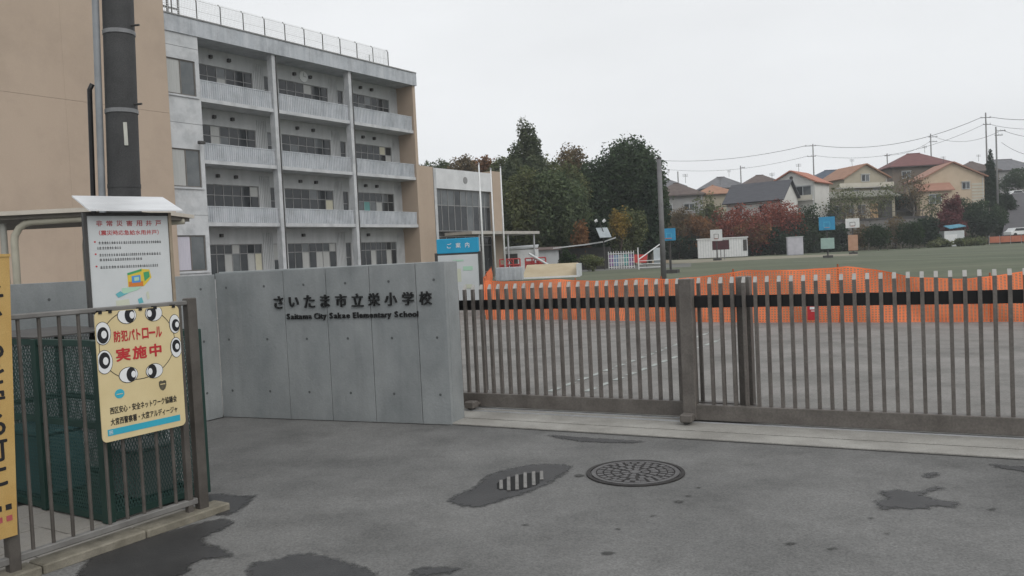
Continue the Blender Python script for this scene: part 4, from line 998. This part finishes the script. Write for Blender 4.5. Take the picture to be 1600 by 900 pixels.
MB().tube([(-1.1, 0, .9), (.9, 1.2, 2.2)], .05, 6).build('handrail', M_white, ms); MB().tube([(1.0, 0, .9), (1.0, 1.2, 2.0)], .05, 6).build('handrail', M_white, ms)
MB().box(.3, 1.1, 1.0, 1.25, .4, 1.9).build('side_panel', mat('platform_grey', (.4, .44, .46), (.5, .54, .56), 3), ms)

# ================================================================== TREES
T = tree
T('conifer_tree', 'tall pointed conifer rising above the other trees behind the flagpoles', 821, 184, 98, 42, 'egg', 'conifer', 6500, .30, bottom=.34)
T('broadleaf_tree', 'olive green tree with round crown at the foot of the tall conifer', 822, 250, 92, 50, 'dome', 'olive', 7000, .30, bottom=.08)
T('broadleaf_tree', 'broad green tree between the tall conifer and the dark round tree', 866, 258, 92, 58, 'dome', 'mid', 7600, .30, bottom=.1)
T('broadleaf_tree', 'olive green crown just right of the tall conifer', 858, 238, 104, 40, 'dome', 'olive', 4800, .30, bottom=.2, k=55)
T('evergreen_tree', 'dark evergreen shoulder on the right of the widest crown', 1000, 226, 102, 44, 'dome', 'dark', 6000, .33, bottom=.1, k=55)
T('autumn_tree', 'tree with brownish autumn top left of the dark round tree', 892, 222, 108, 46, 'round', 'brown', 6000, .32, bottom=.3, k=60)
T('broadleaf_tree', 'olive tree in the middle of the clump below the brownish crown', 893, 250, 100, 40, 'round', 'olive', 4500, .30)
T('evergreen_tree', 'deep green tree filling the gap left of the dark round tree', 926, 238, 103, 42, 'dome', 'dark', 6000, .32, k=60)
T('evergreen_tree', 'large dark round evergreen, the widest crown of the clump', 980, 207, 104, 62, 'dome', 'dark', 12500, .34, bottom=.1, k=80)
T('evergreen_tree', 'dark evergreen low behind the yellow shrub', 1010, 268, 100, 36, 'round', 'blackgreen', 4200, .32, bottom=.04)
T('autumn_shrub', 'yellow orange shrub in front of the dark round tree', 975, 324, 90, 36, 'round', 'olive', 2600, .24, bottom=.15, cat='shrub')
T('autumn_shrub', 'small golden crown at the top of the yellow shrub', 968, 322, 88.5, 20, 'round', 'yellow', 700, .22, bottom=.45, cat='shrub')
T('autumn_tree', 'small rust coloured tree above the curved shelter roof', 908, 342, 87, 20, 'round', 'rust', 1100, .22)
T('broadleaf_tree', 'dark green tree low behind the white low shed', 800, 322, 93, 34, 'round', 'mid', 3000, .28, bottom=.04)
T('broadleaf_tree', 'dark green tree low above the grey shed', 860, 330, 94, 44, 'round', 'blackgreen', 3600, .3, bottom=.02)
T('broadleaf_tree', 'dark green tree low above the curved shelter', 930, 335, 96, 36, 'round', 'blackgreen', 3000, .3, bottom=.02)
T('shrub', 'rounded green shrub in front of the curved shelter', 886, 388, 78, 15, 'round', 'hedge', 900, .16, bottom=.02, cat='shrub')
T('shrub', 'low olive shrub right of the ramp', 925, 396, 76, 22, 'round', 'olive', 900, .16, bottom=.02, cat='shrub')
for (px, top, hw, lf, lab) in ((690, 243, 34, 'mid', 'green tree crown above the left of the entrance hall roof'), (722, 238, 36, 'brown', 'brown green tree crown above the middle of the entrance hall roof'), (755, 236, 36, 'rust', 'rust brown tree crown above the right of the entrance hall roof'), (784, 240, 34, 'olive', 'olive tree crown between the entrance hall and the tall conifer'), (664, 250, 26, 'mid', 'green tree crown nearest the end of the school building')):
    T('hall_tree', lab, px, top, 124+(px % 7), hw*.9, 'dome', lf, 3600, .36, bottom=.45, group='trees behind the entrance hall', k=40)
for i, (px, top, Y, hw, lf, n, lab) in enumerate((
    (1064, 322, 138, 36, 'brown', 2600, 'brown green tree right of the tall grey pole'),
    (1104, 300, 142, 24, 'olive', 2000, 'tall yellow green tree left of the slate roofed house'),
    (1090, 332, 136, 38, 'rust', 2600, 'rusty tree above the left end of the white prefab shed'),
    (1146, 318, 138, 44, 'red', 3000, 'red maple below the slate roof'),
    (1204, 310, 138, 46, 'red', 3400, 'wide red maple below the white gabled house'),
    (1175, 338, 136.5, 38, 'rust', 2400, 'brown tree behind the right end of the prefab shed'),
    (1240, 336, 137, 26, 'blackgreen', 2200, 'dark evergreen behind the storage cabinet'),
    (1270, 318, 140, 26, 'dark', 2400, 'dark green tree behind the large blue backboard'),
    (1205, 352, 136, 30, 'blackgreen', 2200, 'low dark evergreen left of the storage cabinet'),
    (1060, 365, 136, 34, 'blackgreen', 2200, 'low dark evergreen right of the small blue hoop'),
    (1100, 372, 140, 40, 'blackgreen', 2200, 'low dark evergreen directly behind the prefab shed'),
    (1170, 368, 141, 34, 'blackgreen', 2000, 'low dark evergreen right behind the prefab shed'),
    (1448, 338, 138, 22, 'blackgreen', 1800, 'narrow dark evergreen right of the clipped hedges'),
    (1488, 300, 147, 18, 'maroon', 1300, 'small maroon tree in front of the peach house'),
    (1478, 328, 143, 30, 'maroon', 2000, 'spreading maroon brown tree under the peach house'),
    (1518, 308, 150, 30, 'dark', 2400, 'green tree before the right corner of the peach house'),
    (1538, 322, 146, 24, 'blackgreen', 1800, 'dark shrub like tree at the foot of the sloping street'),
    (1572, 296, 164, 16, 'blackgreen', 1500, 'dark tree beside the top of the sloping street'),
    (1590, 262, 190, 26, 'dark', 1800, 'green tree high at the right frame edge'))):
    T('hillside_tree', lab, px, top, Y, hw, 'round', lf, n, .32, base=max(0, hillz(at(px, top, Y).x, Y)), bottom=.04 if 'low' in lab or 'dark' in lab else .18, group='trees along the far playground edge')
for (px, top, Y, hw, lf, n, lab) in ((1318, 286, 150, 38, 'olive', 900, 'thin yellow green tree with bare branches before the beige house'), (1372, 284, 152, 36, 'olive', 800, 'thin tree with bare branches right of the beige house gable'),
                                     (1424, 268, 158, 30, 'brown', 900, 'sparse brown tree before the maroon roofed house'), (1345, 318, 148, 40, 'brown', 700, 'sparse low tree above the retaining wall'), (1452, 300, 152, 24, 'olive', 600, 'sparse olive tree left of the peach house')):
    T('bare_tree', lab, px, top, Y, hw, 'round', lf, n, .28, base=max(0, hillz(at(px, top, Y).x, Y)), bottom=.3, group='half bare trees on the hillside', sparse=True)
for (px, top, Y, hw, lf, n, lab) in ((1310, 346, 143, 26, 'blackgreen', 1800, 'dark evergreen left of the clipped hedges before the retaining wall'), (1350, 350, 141, 24, 'brown', 900, 'brown tree right behind the first clipped hedge'), (1398, 336, 142, 26, 'brown', 900, 'brown tree between and behind the two clipped hedges'),
        (1262, 300, 158, 20, 'brown', 1300, 'brown tree beside the white gabled house'), (1292, 306, 156, 22, 'dark', 1500, 'green tree between the white gabled house and the beige house'), (1250, 330, 146, 24, 'brown', 1500, 'brown shrub below the balcony of the white gabled house'), (1405, 300, 168, 24, 'dark', 1400, 'dark tree under the left of the maroon roofed house'),
        (1436, 290, 164, 16, 'brown', 900, 'brown tree left of the peach house porch'), (1560, 318, 152, 16, 'dark', 1200, 'dark bush along the left side of the sloping street'), (1130, 345, 150, 30, 'rust', 1500, 'rust brown bush under the slate roofed house'), (1040, 330, 150, 22, 'dark', 1200, 'green tree partly hidden by the tall grey pole')):
    T('hillside_tree', lab, px, top, Y, hw, 'round', lf, n, .32, base=max(0, hillz(at(px, top, Y).x, Y)-.5), bottom=.03, group='trees along the far playground edge')
T('conifer_tree', 'dark narrow conifer beside the tallest utility pole', 1547, 236, 160, 19, 'conifer', 'blackgreen', 2600, .30, base=6)
def clipped(label, px, top, Y, hw):
    SEED[0] += 1; rng = np.random.default_rng(SEED[0]); P = at(px, top, Y); h = P.z; rx = hw/FPX*Y
    g = thing('clipped_hedge', label, 'hedge', (P.x, Y, 0), 0, 'clipped round hedges')
    lob = [(rng.uniform(-.45, .45)*rx, rng.uniform(-.4, .4)*rx, h*rng.uniform(.45, .62), rx*.55, rx*.55, h*.40) for _ in range(12)]
    link('crown', leaf_mesh(lob, 3600, .17, rng), LF['hedge'], g)
    for u in (-.6, 0, .6): MB().tube([(u*rx, 0, 0), (u*rx*.9, 0, h*.5)], [.09, .05], 6).build('trunk', M_bark2, g)
clipped('clipped dark hedge just right of the orange padded hoop', 1371, 349, 128, 25)
clipped('clipped dark hedge, the right one of the pair beside the trees', 1420, 343, 128, 22)
# leafy verge
rng = np.random.default_rng(77)
def verge(name, label, pts, h, wd, lf, n, leaf):
    lobes = []
    for i in range(len(pts)-1):
        a, b = Vector(pts[i]), Vector(pts[i+1]); k = max(2, int((b-a).length/1.2))
        for j in range(k):
            q = a.lerp(b, j/k); lobes.append((q.x+rng.normal()*.3, q.y+rng.normal()*.4, hillz(q.x, q.y)*0+h*rng.uniform(.3, .5), 1.0, wd, h*rng.uniform(.4, .6)))
    o = link(name, leaf_mesh(lobes, n, leaf, rng), LF[lf]); return tag(o, label, 'hedge', kind=None)
e = [gnd(x, y) for x, y in ((1040, 405), (1340, 391))]
verge('long_hedge', 'long dark hedge along the far playground edge behind the sheds', [(at(1036, 380, 139).x, 139), (at(1345, 380, 139).x, 139)], 1.7, .9, 'blackgreen', 6000, .24)
verge('grass_bank', 'olive planted bank below the blue roofed hut at right', [(at(1455, 372, 133).x, 133), (at(1545, 372, 133).x, 133)], 1.5, 1.4, 'olive', 3500, .22)

# ================================================================== HOUSES ON THE HILL
M_hw = {'cream': mat('render_cream', (.50, .47, .40), (.57, .54, .46), .6), 'white': mat('render_white', (.55, .54, .51), (.62, .61, .58), .6), 'peach': mat('render_peach', (.50, .40, .29), (.57, .46, .345), .5),
        'beige': mat('render_beige', (.35, .315, .24), (.41, .37, .285), .6), 'brown': mat('render_brown', (.13, .105, .085), (.18, .145, .115), .6), 'grey': mat('render_grey', (.27, .265, .26), (.33, .325, .32), .6)}
M_rf = {'slate': mat('tile_slate', (.060, .063, .073), (.09, .092, .104), 1.2, .7, streak=(.5, .5, 6)), 'orange': mat('tile_orange', (.33, .125, .08), (.43, .185, .125), 1.5, .8, streak=(.6, .6, 5)), 'maroon': mat('tile_maroon', (.13, .055, .055), (.18, .08, .075), 1.2, .8, streak=(.6, .6, 5)),
        'salmon': mat('tile_salmon', (.31, .165, .12), (.38, .21, .155), 1.5, .8, streak=(.6, .6, 5)), 'grey': mat('tile_grey', (.12, .12, .13), (.17, .17, .18), 1.2, .8), 'ochre': mat('tile_ochre', (.28, .15, .10), (.36, .20, .13), 1.2, .8), 'blue': mat('tile_blue', (.05, .07, .10), (.08, .10, .13), 1.2, .7), 'brown': mat('tile_brown', (.09, .07, .065), (.13, .10, .09), 1.2, .8)}
def house(label, px, top, Y, wd, dp_, wh, rh, kind, wc, rc, rz=0.0, wins=(), extra=None, ov=.55, name='house'):
    """apex of the roof meets (px, top) at depth Y; wd across, dp_ deep, wh wall height, rh roof rise"""
    P = at(px, top, Y); z0 = P.z-rh-wh
    g = thing(name, label, 'house', (P.x, Y, z0), rz, 'houses on the hillside beyond the playground')
    W2, D = wd/2, dp_
    wmb = MB(); foot = -max(0.0, z0-hillz(P.x, Y))-1.5
    wmb.box(-W2, W2, 0, D, foot, wh)
    if kind == 'gy':   # gable towards the viewer
        wmb.prism([(-W2, wh), (W2, wh), (0, wh+rh*.97)], .0, D)
    elif kind == 'gx':
        wmb.add([(-W2, 0, wh), (-W2, D, wh), (-W2, D/2, wh+rh*.97), (W2, 0, wh), (W2, D, wh), (W2, D/2, wh+rh*.97)], [(0, 2, 1), (3, 4, 5), (0, 3, 5, 2), (1, 2, 5, 4)])
    wmb.build('wall', M_hw[wc], g)
    th = .22; r = MB()
    def panel(a, b, c, d, parent=g):
        m = MB(); q = [Vector(p) for p in (a, b, c, d)]; n = (q[1]-q[0]).cross(q[3]-q[0]).normalized()
        if n.z < 0: n = -n
        lo = q; hi = [p+n*th for p in q]
        m.add([*lo, *hi], [(0, 1, 2, 3), (7, 6, 5, 4), (0, 4, 5, 1), (1, 5, 6, 2), (2, 6, 7, 3), (3, 7, 4, 0)])
        return m.build('roof', M_rf[rc], parent)
    if kind == 'gy':
        k = rh/W2; e = wh-ov*k
        panel((0, -ov, wh+rh), (0, D+ov, wh+rh), (-W2-ov, D+ov, e), (-W2-ov, -ov, e)); panel((0, -ov, wh+rh), (0, D+ov, wh+rh), (W2+ov, D+ov, e), (W2+ov, -ov, e))
    elif kind == 'gx':
        k = rh/(D/2); e = wh-ov*k
        panel((-W2-ov, D/2, wh+rh), (W2+ov, D/2, wh+rh), (W2+ov, -ov, e), (-W2-ov, -ov, e)); panel((-W2-ov, D/2, wh+rh), (W2+ov, D/2, wh+rh), (W2+ov, D+ov, e), (-W2-ov, D+ov, e))
    else:
        A = max(.2, W2-D/2); m = MB(); c = [(-W2-ov, -ov, wh), (W2+ov, -ov, wh), (W2+ov, D+ov, wh), (-W2-ov, D+ov, wh), (-A, D/2, wh+rh), (A, D/2, wh+rh)]
        m.add([*c, (-W2-ov, -ov, wh-.2), (W2+ov, -ov, wh-.2), (W2+ov, D+ov, wh-.2), (-W2-ov, D+ov, wh-.2)], [(0, 1, 5, 4), (2, 3, 4, 5), (1, 2, 5), (3, 0, 4), (0, 6, 7, 1), (1, 7, 8, 2), (2, 8, 9, 3), (3, 9, 6, 0), (6, 9, 8, 7)])
        m.build('roof', M_rf[rc], g)
        MB().box(-A, A, D/2-.15, D/2+.15, wh+rh-.06, wh+rh+.12).build('ridge', M_rf[rc], g)
    for (u0, u1, a, b) in wins: window(g, u0, u1, a, b, -.02, 2, [], lambda i, j: M_glass2 if (i+j) % 2 else M_glass, M_offw, .09, .08)
    MB().tube([(-W2-ov*.8, -ov-.08, wh-.25-(rh/(D/2)*ov if kind == 'gx' else 0)), (W2+ov*.8, -ov-.08, wh-.25-(rh/(D/2)*ov if kind == 'gx' else 0))], .07, 6).build('gutter', M_darkmetal, g) if kind != 'gy' else None
    MB().tube([(W2-.3, -.08, foot), (W2-.3, -.08, wh-.3)], .06, 6).build('downpipe', M_offw, g)
    ax = W2*.4 if kind != 'gy' else 0
    if int(px) % 3 != 1:
        ae = MB().tube([(ax, D/2, wh+rh), (ax, D/2, wh+rh+1.7)], .035, 5).build('aerial', M_darkmetal, g)
        for q in (1.2, 1.4, 1.6): MB().tube([(ax-.5, D/2, wh+rh+q), (ax+.5, D/2, wh+rh+q)], .025, 5).build('aerial_rod', M_darkmetal, ae)
    for (u0, u1, a, b) in wins[:2]: MB().box(u0-.1, u1+.1, -.25, -.06, b+.06, b+.14).build('window_hood', M_offw, g)
    if extra: extra(g)
    return g
def fl(g, wh, u0=-3.5, u1=3.5):   # a balcony front
    MB().box(u0, u1, -1.0, -.02, wh, wh+.15).build('balcony_floor', M_hw['white'], g); MB().box(u0, u1, -1.05, -.95, wh+.15, wh+1.0).build('balcony_rail', M_hw['cream'], g)
house('dark hip roofed house right of the tall grey pole', 1058, 284, 150, 9, 8, 4.5, 2.4, 'hip', 'grey', 'brown', R(-8), [(-3, -1, 1.5, 2.8), (1, 3, 1.5, 2.8)])
house('grey roofed house far behind the pole with only its roof showing', 1040, 274, 215, 10, 9, 5, 3, 'hip', 'grey', 'grey', R(5))
house('low house with red ochre roof left of the slate roofed house', 1118, 287, 168, 8, 8, 4, 2.0, 'hip', 'beige', 'ochre', R(-5))
house('grey hip roofed house far behind the ochre roof', 1133, 274, 205, 11, 9, 5, 3.0, 'hip', 'grey', 'grey', R(0))
house('grey brown hip roofed house far behind the slate roof', 1195, 271, 210, 11, 9, 5, 3.0, 'hip', 'grey', 'brown', R(0))
house('house with a large dark slate roof and white gable', 1176, 285, 148, 10.5, 7.5, 3.4, 3.2, 'gx', 'white', 'slate', R(-40), [(-3.5, -2, 1.0, 2.4), (1, 2.5, 1.0, 2.4)])
def white_extra(g):
    MB().prism(arc(0, 6.6, .32, 0, 330, 11), -.06, -.01).build('round_vent', M_darkmetal, g); fl(g, 2.2, .2, 4.0)
house('white gabled house with bright orange tiled roof', 1236, 268, 152, 8.4, 8.5, 5.6, 2.2, 'gy', 'white', 'orange', R(-38), [(.5, 3.6, 2.9, 4.9), (-3, -1.6, 3.2, 4.6)], white_extra)
house('blue grey roofed house behind the orange roof', 1312, 263, 190, 12, 8, 5, 2.2, 'hip', 'grey', 'blue', R(0), [(-4, -2, 2.5, 4), (1, 3, 2.5, 4)])
house('beige gabled house with brown orange roof above the retaining wall', 1352, 257, 165, 9.5, 9, 5.4, 2.6, 'gy', 'beige', 'ochre', R(10), [(-1, .8, 4.6, 6.0), (1.5, 3.2, 1.2, 3.0), (-3.6, -1.6, 1.2, 3)], lambda g: fl(g, 3.3, -6.5, 5.5))
house('tall brown house with maroon hip roof, the highest on the hill', 1440, 236, 188, 13, 10, 6.0, 3.2, 'hip', 'brown', 'maroon', R(-6), [(-4.5, -2.5, 3.2, 4.8), (2.5, 5, 3.2, 4.8)], None, .9)
def peach_extra(g):
    p = MB(); p.add([(-7.4, -2.6, 3.0), (-.6, -2.6, 3.0), (-.6, .0, 4.5), (-7.4, .0, 4.5), (-7.4, -2.6, 3.2), (-.6, -2.6, 3.2), (-.6, .0, 4.7), (-7.4, .0, 4.7)], [(3, 2, 1, 0), (4, 5, 6, 7), (0, 1, 5, 4), (1, 2, 6, 5), (2, 3, 7, 6), (3, 0, 4, 7)])
    p.build('porch_roof', M_rf['salmon'], g); MB().box(-6.8, -1.0, -2.0, -.02, -4, 3.0).build('porch_wall', M_hw['peach'], g)
    window(g, -5.2, -2.9, .6, 2.5, -2.02, 2, [], lambda i, j: M_glass2, M_offw, .1, .08)
    for k in range(10): MB().box(3.4, 5.6, -.07, -.015, -1.5+.6*k, -1.12+.6*k).build('tile_course', M_hw['cream'], g)
house('peach rendered house with salmon gable roof near the sloping street', 1488, 254, 160, 11.4, 9, 5.6, 2.9, 'gy', 'peach', 'salmon', R(-8), [(1.6, 3.1, 3.2, 4.6)], peach_extra)
house('grey roofed house at the right frame edge above the street', 1585, 246, 205, 14, 9, 5, 3, 'hip', 'grey', 'grey', R(4), [(-3, -1, 2, 3.6)])
house('dark brown roofed house behind the narrow conifer', 1530, 250, 200, 9, 8, 4, 2.6, 'hip', 'brown', 'brown', R(-4))
gg = thing('garage', 'long low garage with weathered grey green roof in front of the beige house', 'garage', (at(1346, 300, 158).x, 158, 5.0), R(4))
MB().box(-6.6, 6.6, 0, 4, -2, 5.0).build('wall', M_hw['beige'], gg)
p = MB(); p.add([(-7.2, -1.2, 4.9), (7.2, -1.2, 4.9), (7.2, 3.6, 6.3), (-7.2, 3.6, 6.3), (-7.2, -1.2, 5.1), (7.2, -1.2, 5.1), (7.2, 3.6, 6.5), (-7.2, 3.6, 6.5)], [(3, 2, 1, 0), (4, 5, 6, 7), (0, 1, 5, 4), (1, 2, 6, 5), (2, 3, 7, 6), (3, 0, 4, 7)])
p.build('roof', mat('old_grey_roof', (.16, .16, .135), (.23, .225, .19), .6, stain=.3, sscale=.6), gg)
MB().box(1.6, 3.2, -.06, -.01, .5, 3.8).build('door', mat('door_orange', (.4, .25, .13), (.45, .3, .17), 1), gg)
MB().box(3.5, 6.0, -.06, -.01, .3, 4.2).build('opening', M_darkmetal, gg)
for u in (-5.5, -3.2, -.9): window(gg, u, u+1.6, 1.6, 3.6, -.02, 2, [], lambda i, j: M_glass2 if i else M_glass, M_frame, .09, .08)
# retaining wall and sloping street
rw = thing('retaining_wall', 'grey concrete retaining wall with dark rail below the beige house', 'wall', (at(1368, 350, 146).x, 146, 0), R(3))
for k in range(6): MB().box(-9+3.1*k, -5.92+3.1*k, 0, .5, -.5, 5.2).build('wall_panel', mat('old_retaining_concrete', (.16, .155, .145), (.22, .21, .2), .8, stain=.4, sscale=.8), rw)
MB().box(-9, 9.6, -.1, .6, 5.2, 5.6).build('dark_coping', M_darkmetal, rw)
for k in range(12): MB().tube([(-8.8+1.6*k, .2, 5.6), (-8.8+1.6*k, .2, 6.6)], .05, 6).build('rail_post', M_darkmetal, rw)
MB().tube([(-8.8, .2, 6.6), (9.2, .2, 6.6)], .05, 6).build('rail', M_darkmetal, rw)
st = MB(); a, b = at(1565, 372, 140), at(1612, 372, 140); c, d = at(1605, 298, 185), at(1582, 298, 185)
st.add([(a.x, 140, 1.2), (b.x+3, 140, 1.2), (c.x+4, 185, c.z), (d.x, 185, d.z)], [(0, 1, 2, 3)])
tag(st.build('sloping_street', mat('street_asphalt', (.075, .072, .078), (.095, .092, .098), 1, .9)), kind='structure')
bh = thing('small_hut', 'small white hut with blue sheet roof right of the maroon tree', 'hut', (*at(1492, 362, 137).xy, 0), R(-5))
MB().box(-1.7, 1.5, 0, 2, -.5, 2.6).build('wall', M_offw, bh)
p = MB(); p.add([(-.9, -.3, 2.9), (1.7, -.3, 3.2), (1.7, 2.2, 3.6), (-.9, 2.2, 3.4), (-.9, -.3, 3.0), (1.7, -.3, 3.32), (1.7, 2.2, 3.72), (-.9, 2.2, 3.52)], [(3, 2, 1, 0), (4, 5, 6, 7), (0, 1, 5, 4), (1, 2, 6, 5), (2, 3, 7, 6), (3, 0, 4, 7)]); p.build('roof', mat('hut_blue', (.07, .22, .30), (.1, .27, .36), 2), bh)
MB().box(-1.72, .3, -.06, -.01, .8, 2.0).build('shutter', M_white, bh)
ob = thing('orange_barrier', 'faded orange barrier at the foot of the sloping street', 'barrier', (*at(1578, 372, 134).xy, 0), R(-3))
for k in range(4): MB().box(-3.2+1.7*k, -1.62+1.7*k, 0, .08, .3, 1.3).build('panel', mat('barrier_orange', (.36, .12, .07), (.44, .16, .1), 1), ob)
for k in range(5): MB().box(-3.28+1.7*k, -3.22+1.7*k, .08, .14, 0, 1.5).build('post', M_steel, ob)
sc_ = thing('parked_car', 'white car parked at the foot of the sloping street, cut by the frame', 'car', (*at(1597, 366, 139).xy, 1.1), R(10))
bdy = MB(); bdy.prism([(-2.1, .35), (2.1, .35), (2.15, .85), (1.3, .98), (.8, 1.5), (-1.2, 1.5), (-1.7, .98), (-2.1, .9)], 0, 1.7); bdy.build('body', M_white, sc_, bevel=.04)
MB().prism([(.68, 1.42), (1.1, 1.0), (-1.45, 1.0), (-1.1, 1.42)], -.02, -.005).build('side_window', M_glass, sc_)
for u in (-1.3, 1.35): MB().prism(arc(u, .33, .33, 0, 340, 17), -.04, .2).build('wheel', M_black, sc_)
c2 = thing('parked_car', 'white car parked high on the sloping street', 'car', (*at(1592, 302, 182).xy, at(1592, 306, 182).z-.3), R(10))
bdy = MB(); bdy.prism([(-2.1, .35), (2.1, .35), (2.15, .85), (1.3, .98), (.8, 1.5), (-1.2, 1.5), (-1.7, .98), (-2.1, .9)], 0, 1.7); bdy.build('body', M_white, c2, bevel=.04)
MB().prism([(.68, 1.42), (1.1, 1.0), (-1.45, 1.0), (-1.1, 1.42)], -.02, -.005).build('side_window', M_glass, c2)
for u in (-1.3, 1.35): MB().prism(arc(u, .33, .33, 0, 340, 17), -.04, .2).build('wheel', M_black, c2)

# ------------------------------------------------------------------ utility poles and wires of the hill
M_up = mat('pole_concrete', (.17, .17, .17), (.22, .22, .22), 2)
tops_ = {}
def upole(key, label, px, top, Y, foot, arms):
    P = at(px, top, Y); g = thing('utility_pole', label, 'pole', (P.x, Y, 0), 0, 'utility poles on the hillside'); tops_[key] = P
    MB().tube([(0, 0, foot), (0, 0, P.z)], [.2, .13], 8).build('shaft', M_up, g, smooth=True)
    for dz_, L, off in arms:
        MB().box(-L/2+off, L/2+off, -.06, .06, P.z-dz_-.06, P.z-dz_+.06).build('crossarm', M_darkmetal, g)
        for q in (-.42, .0, .42): MB().tube([(off+L*q, 0, P.z-dz_+.07), (off+L*q, 0, P.z-dz_+.30)], .06, 6).build('insulator', M_offw, g)
    return g
upole('a', 'tallest utility pole, right behind the narrow conifer', 1540, 176, 168, 5, [(1.0, 2.2, 0), (2.4, 1.6, .2)])
upole('b', 'utility pole with sideways lamps right of the tallest pole', 1556, 198, 155, 3, [(.8, 1.8, .9), (1.6, 1.5, .5)])
upole('c', 'utility pole behind the maroon hip roof', 1454, 209, 205, 8, [(.8, 2.2, .6), (2.0, 2.0, .6)])
upole('d', 'utility pole behind the orange roof', 1270, 225, 190, 6, [(.4, 2.6, -.6), (2.8, 2.0, -.4)])
upole('e', 'thin dark pole between the far grey roofs', 1157, 259, 205, 5, [(.5, 1.2, .5)])
upole('f', 'short pole left of the maroon hip roof', 1386, 240, 195, 6, [(.5, 1.2, 0)])
upole('g', 'short dark pole just right of the tall grey pole', 1059, 268, 190, 4, [])
M_wire = mat('wire_black', (.05, .05, .055), (.07, .07, .075))
def wire(label, a, b, sag, r=.035):
    a, b = Vector(a), Vector(b); pts = []
    for i in range(15):
        t = i/14; q = a.lerp(b, t); q.z -= sag*4*t*(1-t); pts.append(q-a)
    mb = MB().tube(pts, r, 5); o = mb.build('power_line', M_wire); o.location = a; tag(o, label, 'wire', 'power lines over the hillside')
wire('upper power line from the orange roof pole towards the dark round tree', tops_['d']+Vector((-1.5, 0, -.3)), at(1020, 250, 230), 1.5, .05)
wire('lower power line from the orange roof pole towards the dark round tree', tops_['d']+Vector((-1.2, 0, -2.7)), at(1020, 262, 230), 2.0)
wire('upper power line rising from the orange roof pole to the tallest pole', tops_['d']+Vector((.5, 0, -.3)), tops_['a']+Vector((-.8, 0, -.9)), 2.6, .05)
wire('lower power line between the orange roof pole and the tallest pole', tops_['d']+Vector((.5, 0, -2.7)), tops_['a']+Vector((-.5, 0, -2.4)), 2.8)
wire('upper power line leaving the tallest pole over the right edge', tops_['a']+Vector((.8, 0, -.9)), at(1660, 182, 150), .6, .05)
wire('lower power line leaving the tallest pole over the right edge', tops_['a']+Vector((.8, 0, -2.4)), at(1660, 196, 150), .8)
wire('power line from the maroon roof pole to the lamp pole', tops_['c']+Vector((1, 0, -.8)), tops_['b']+Vector((.5, 0, -1.0)), 1.5)
wire('power line leaving the lamp pole low over the right edge', tops_['b']+Vector((1.2, 0, -.7)), at(1660, 212, 140), .8)
wire('lowest power line sagging over the right frame edge', tops_['b']+Vector((1.0, 0, -3.0)), at(1660, 238, 140), 1.5)
wire('power line from the short pole to the maroon roof pole', tops_['f']+Vector((.4, 0, -.4)), tops_['c']+Vector((-.4, 0, -2.0)), .8)

# ------------------------------------------------------------------ thin damp air
hz = MB().box(-260, 420, -60, 420, -2, 60).build('haze', None)
hm = bpy.data.materials.new('haze_air'); hm.use_nodes = True; hm.node_tree.nodes.remove(hm.node_tree.nodes['Principled BSDF'])
pv_ = hm.node_tree.nodes.new('ShaderNodeVolumePrincipled'); pv_.inputs['Color'].default_value = (.9, .93, .96, 1); pv_.inputs['Density'].default_value = .0005
hm.node_tree.links.new(pv_.outputs[0], hm.node_tree.nodes['Material Output'].inputs['Volume']); hz.data.materials.append(hm)
tag(hz, 'thin damp air over the whole place', 'haze', kind='stuff')
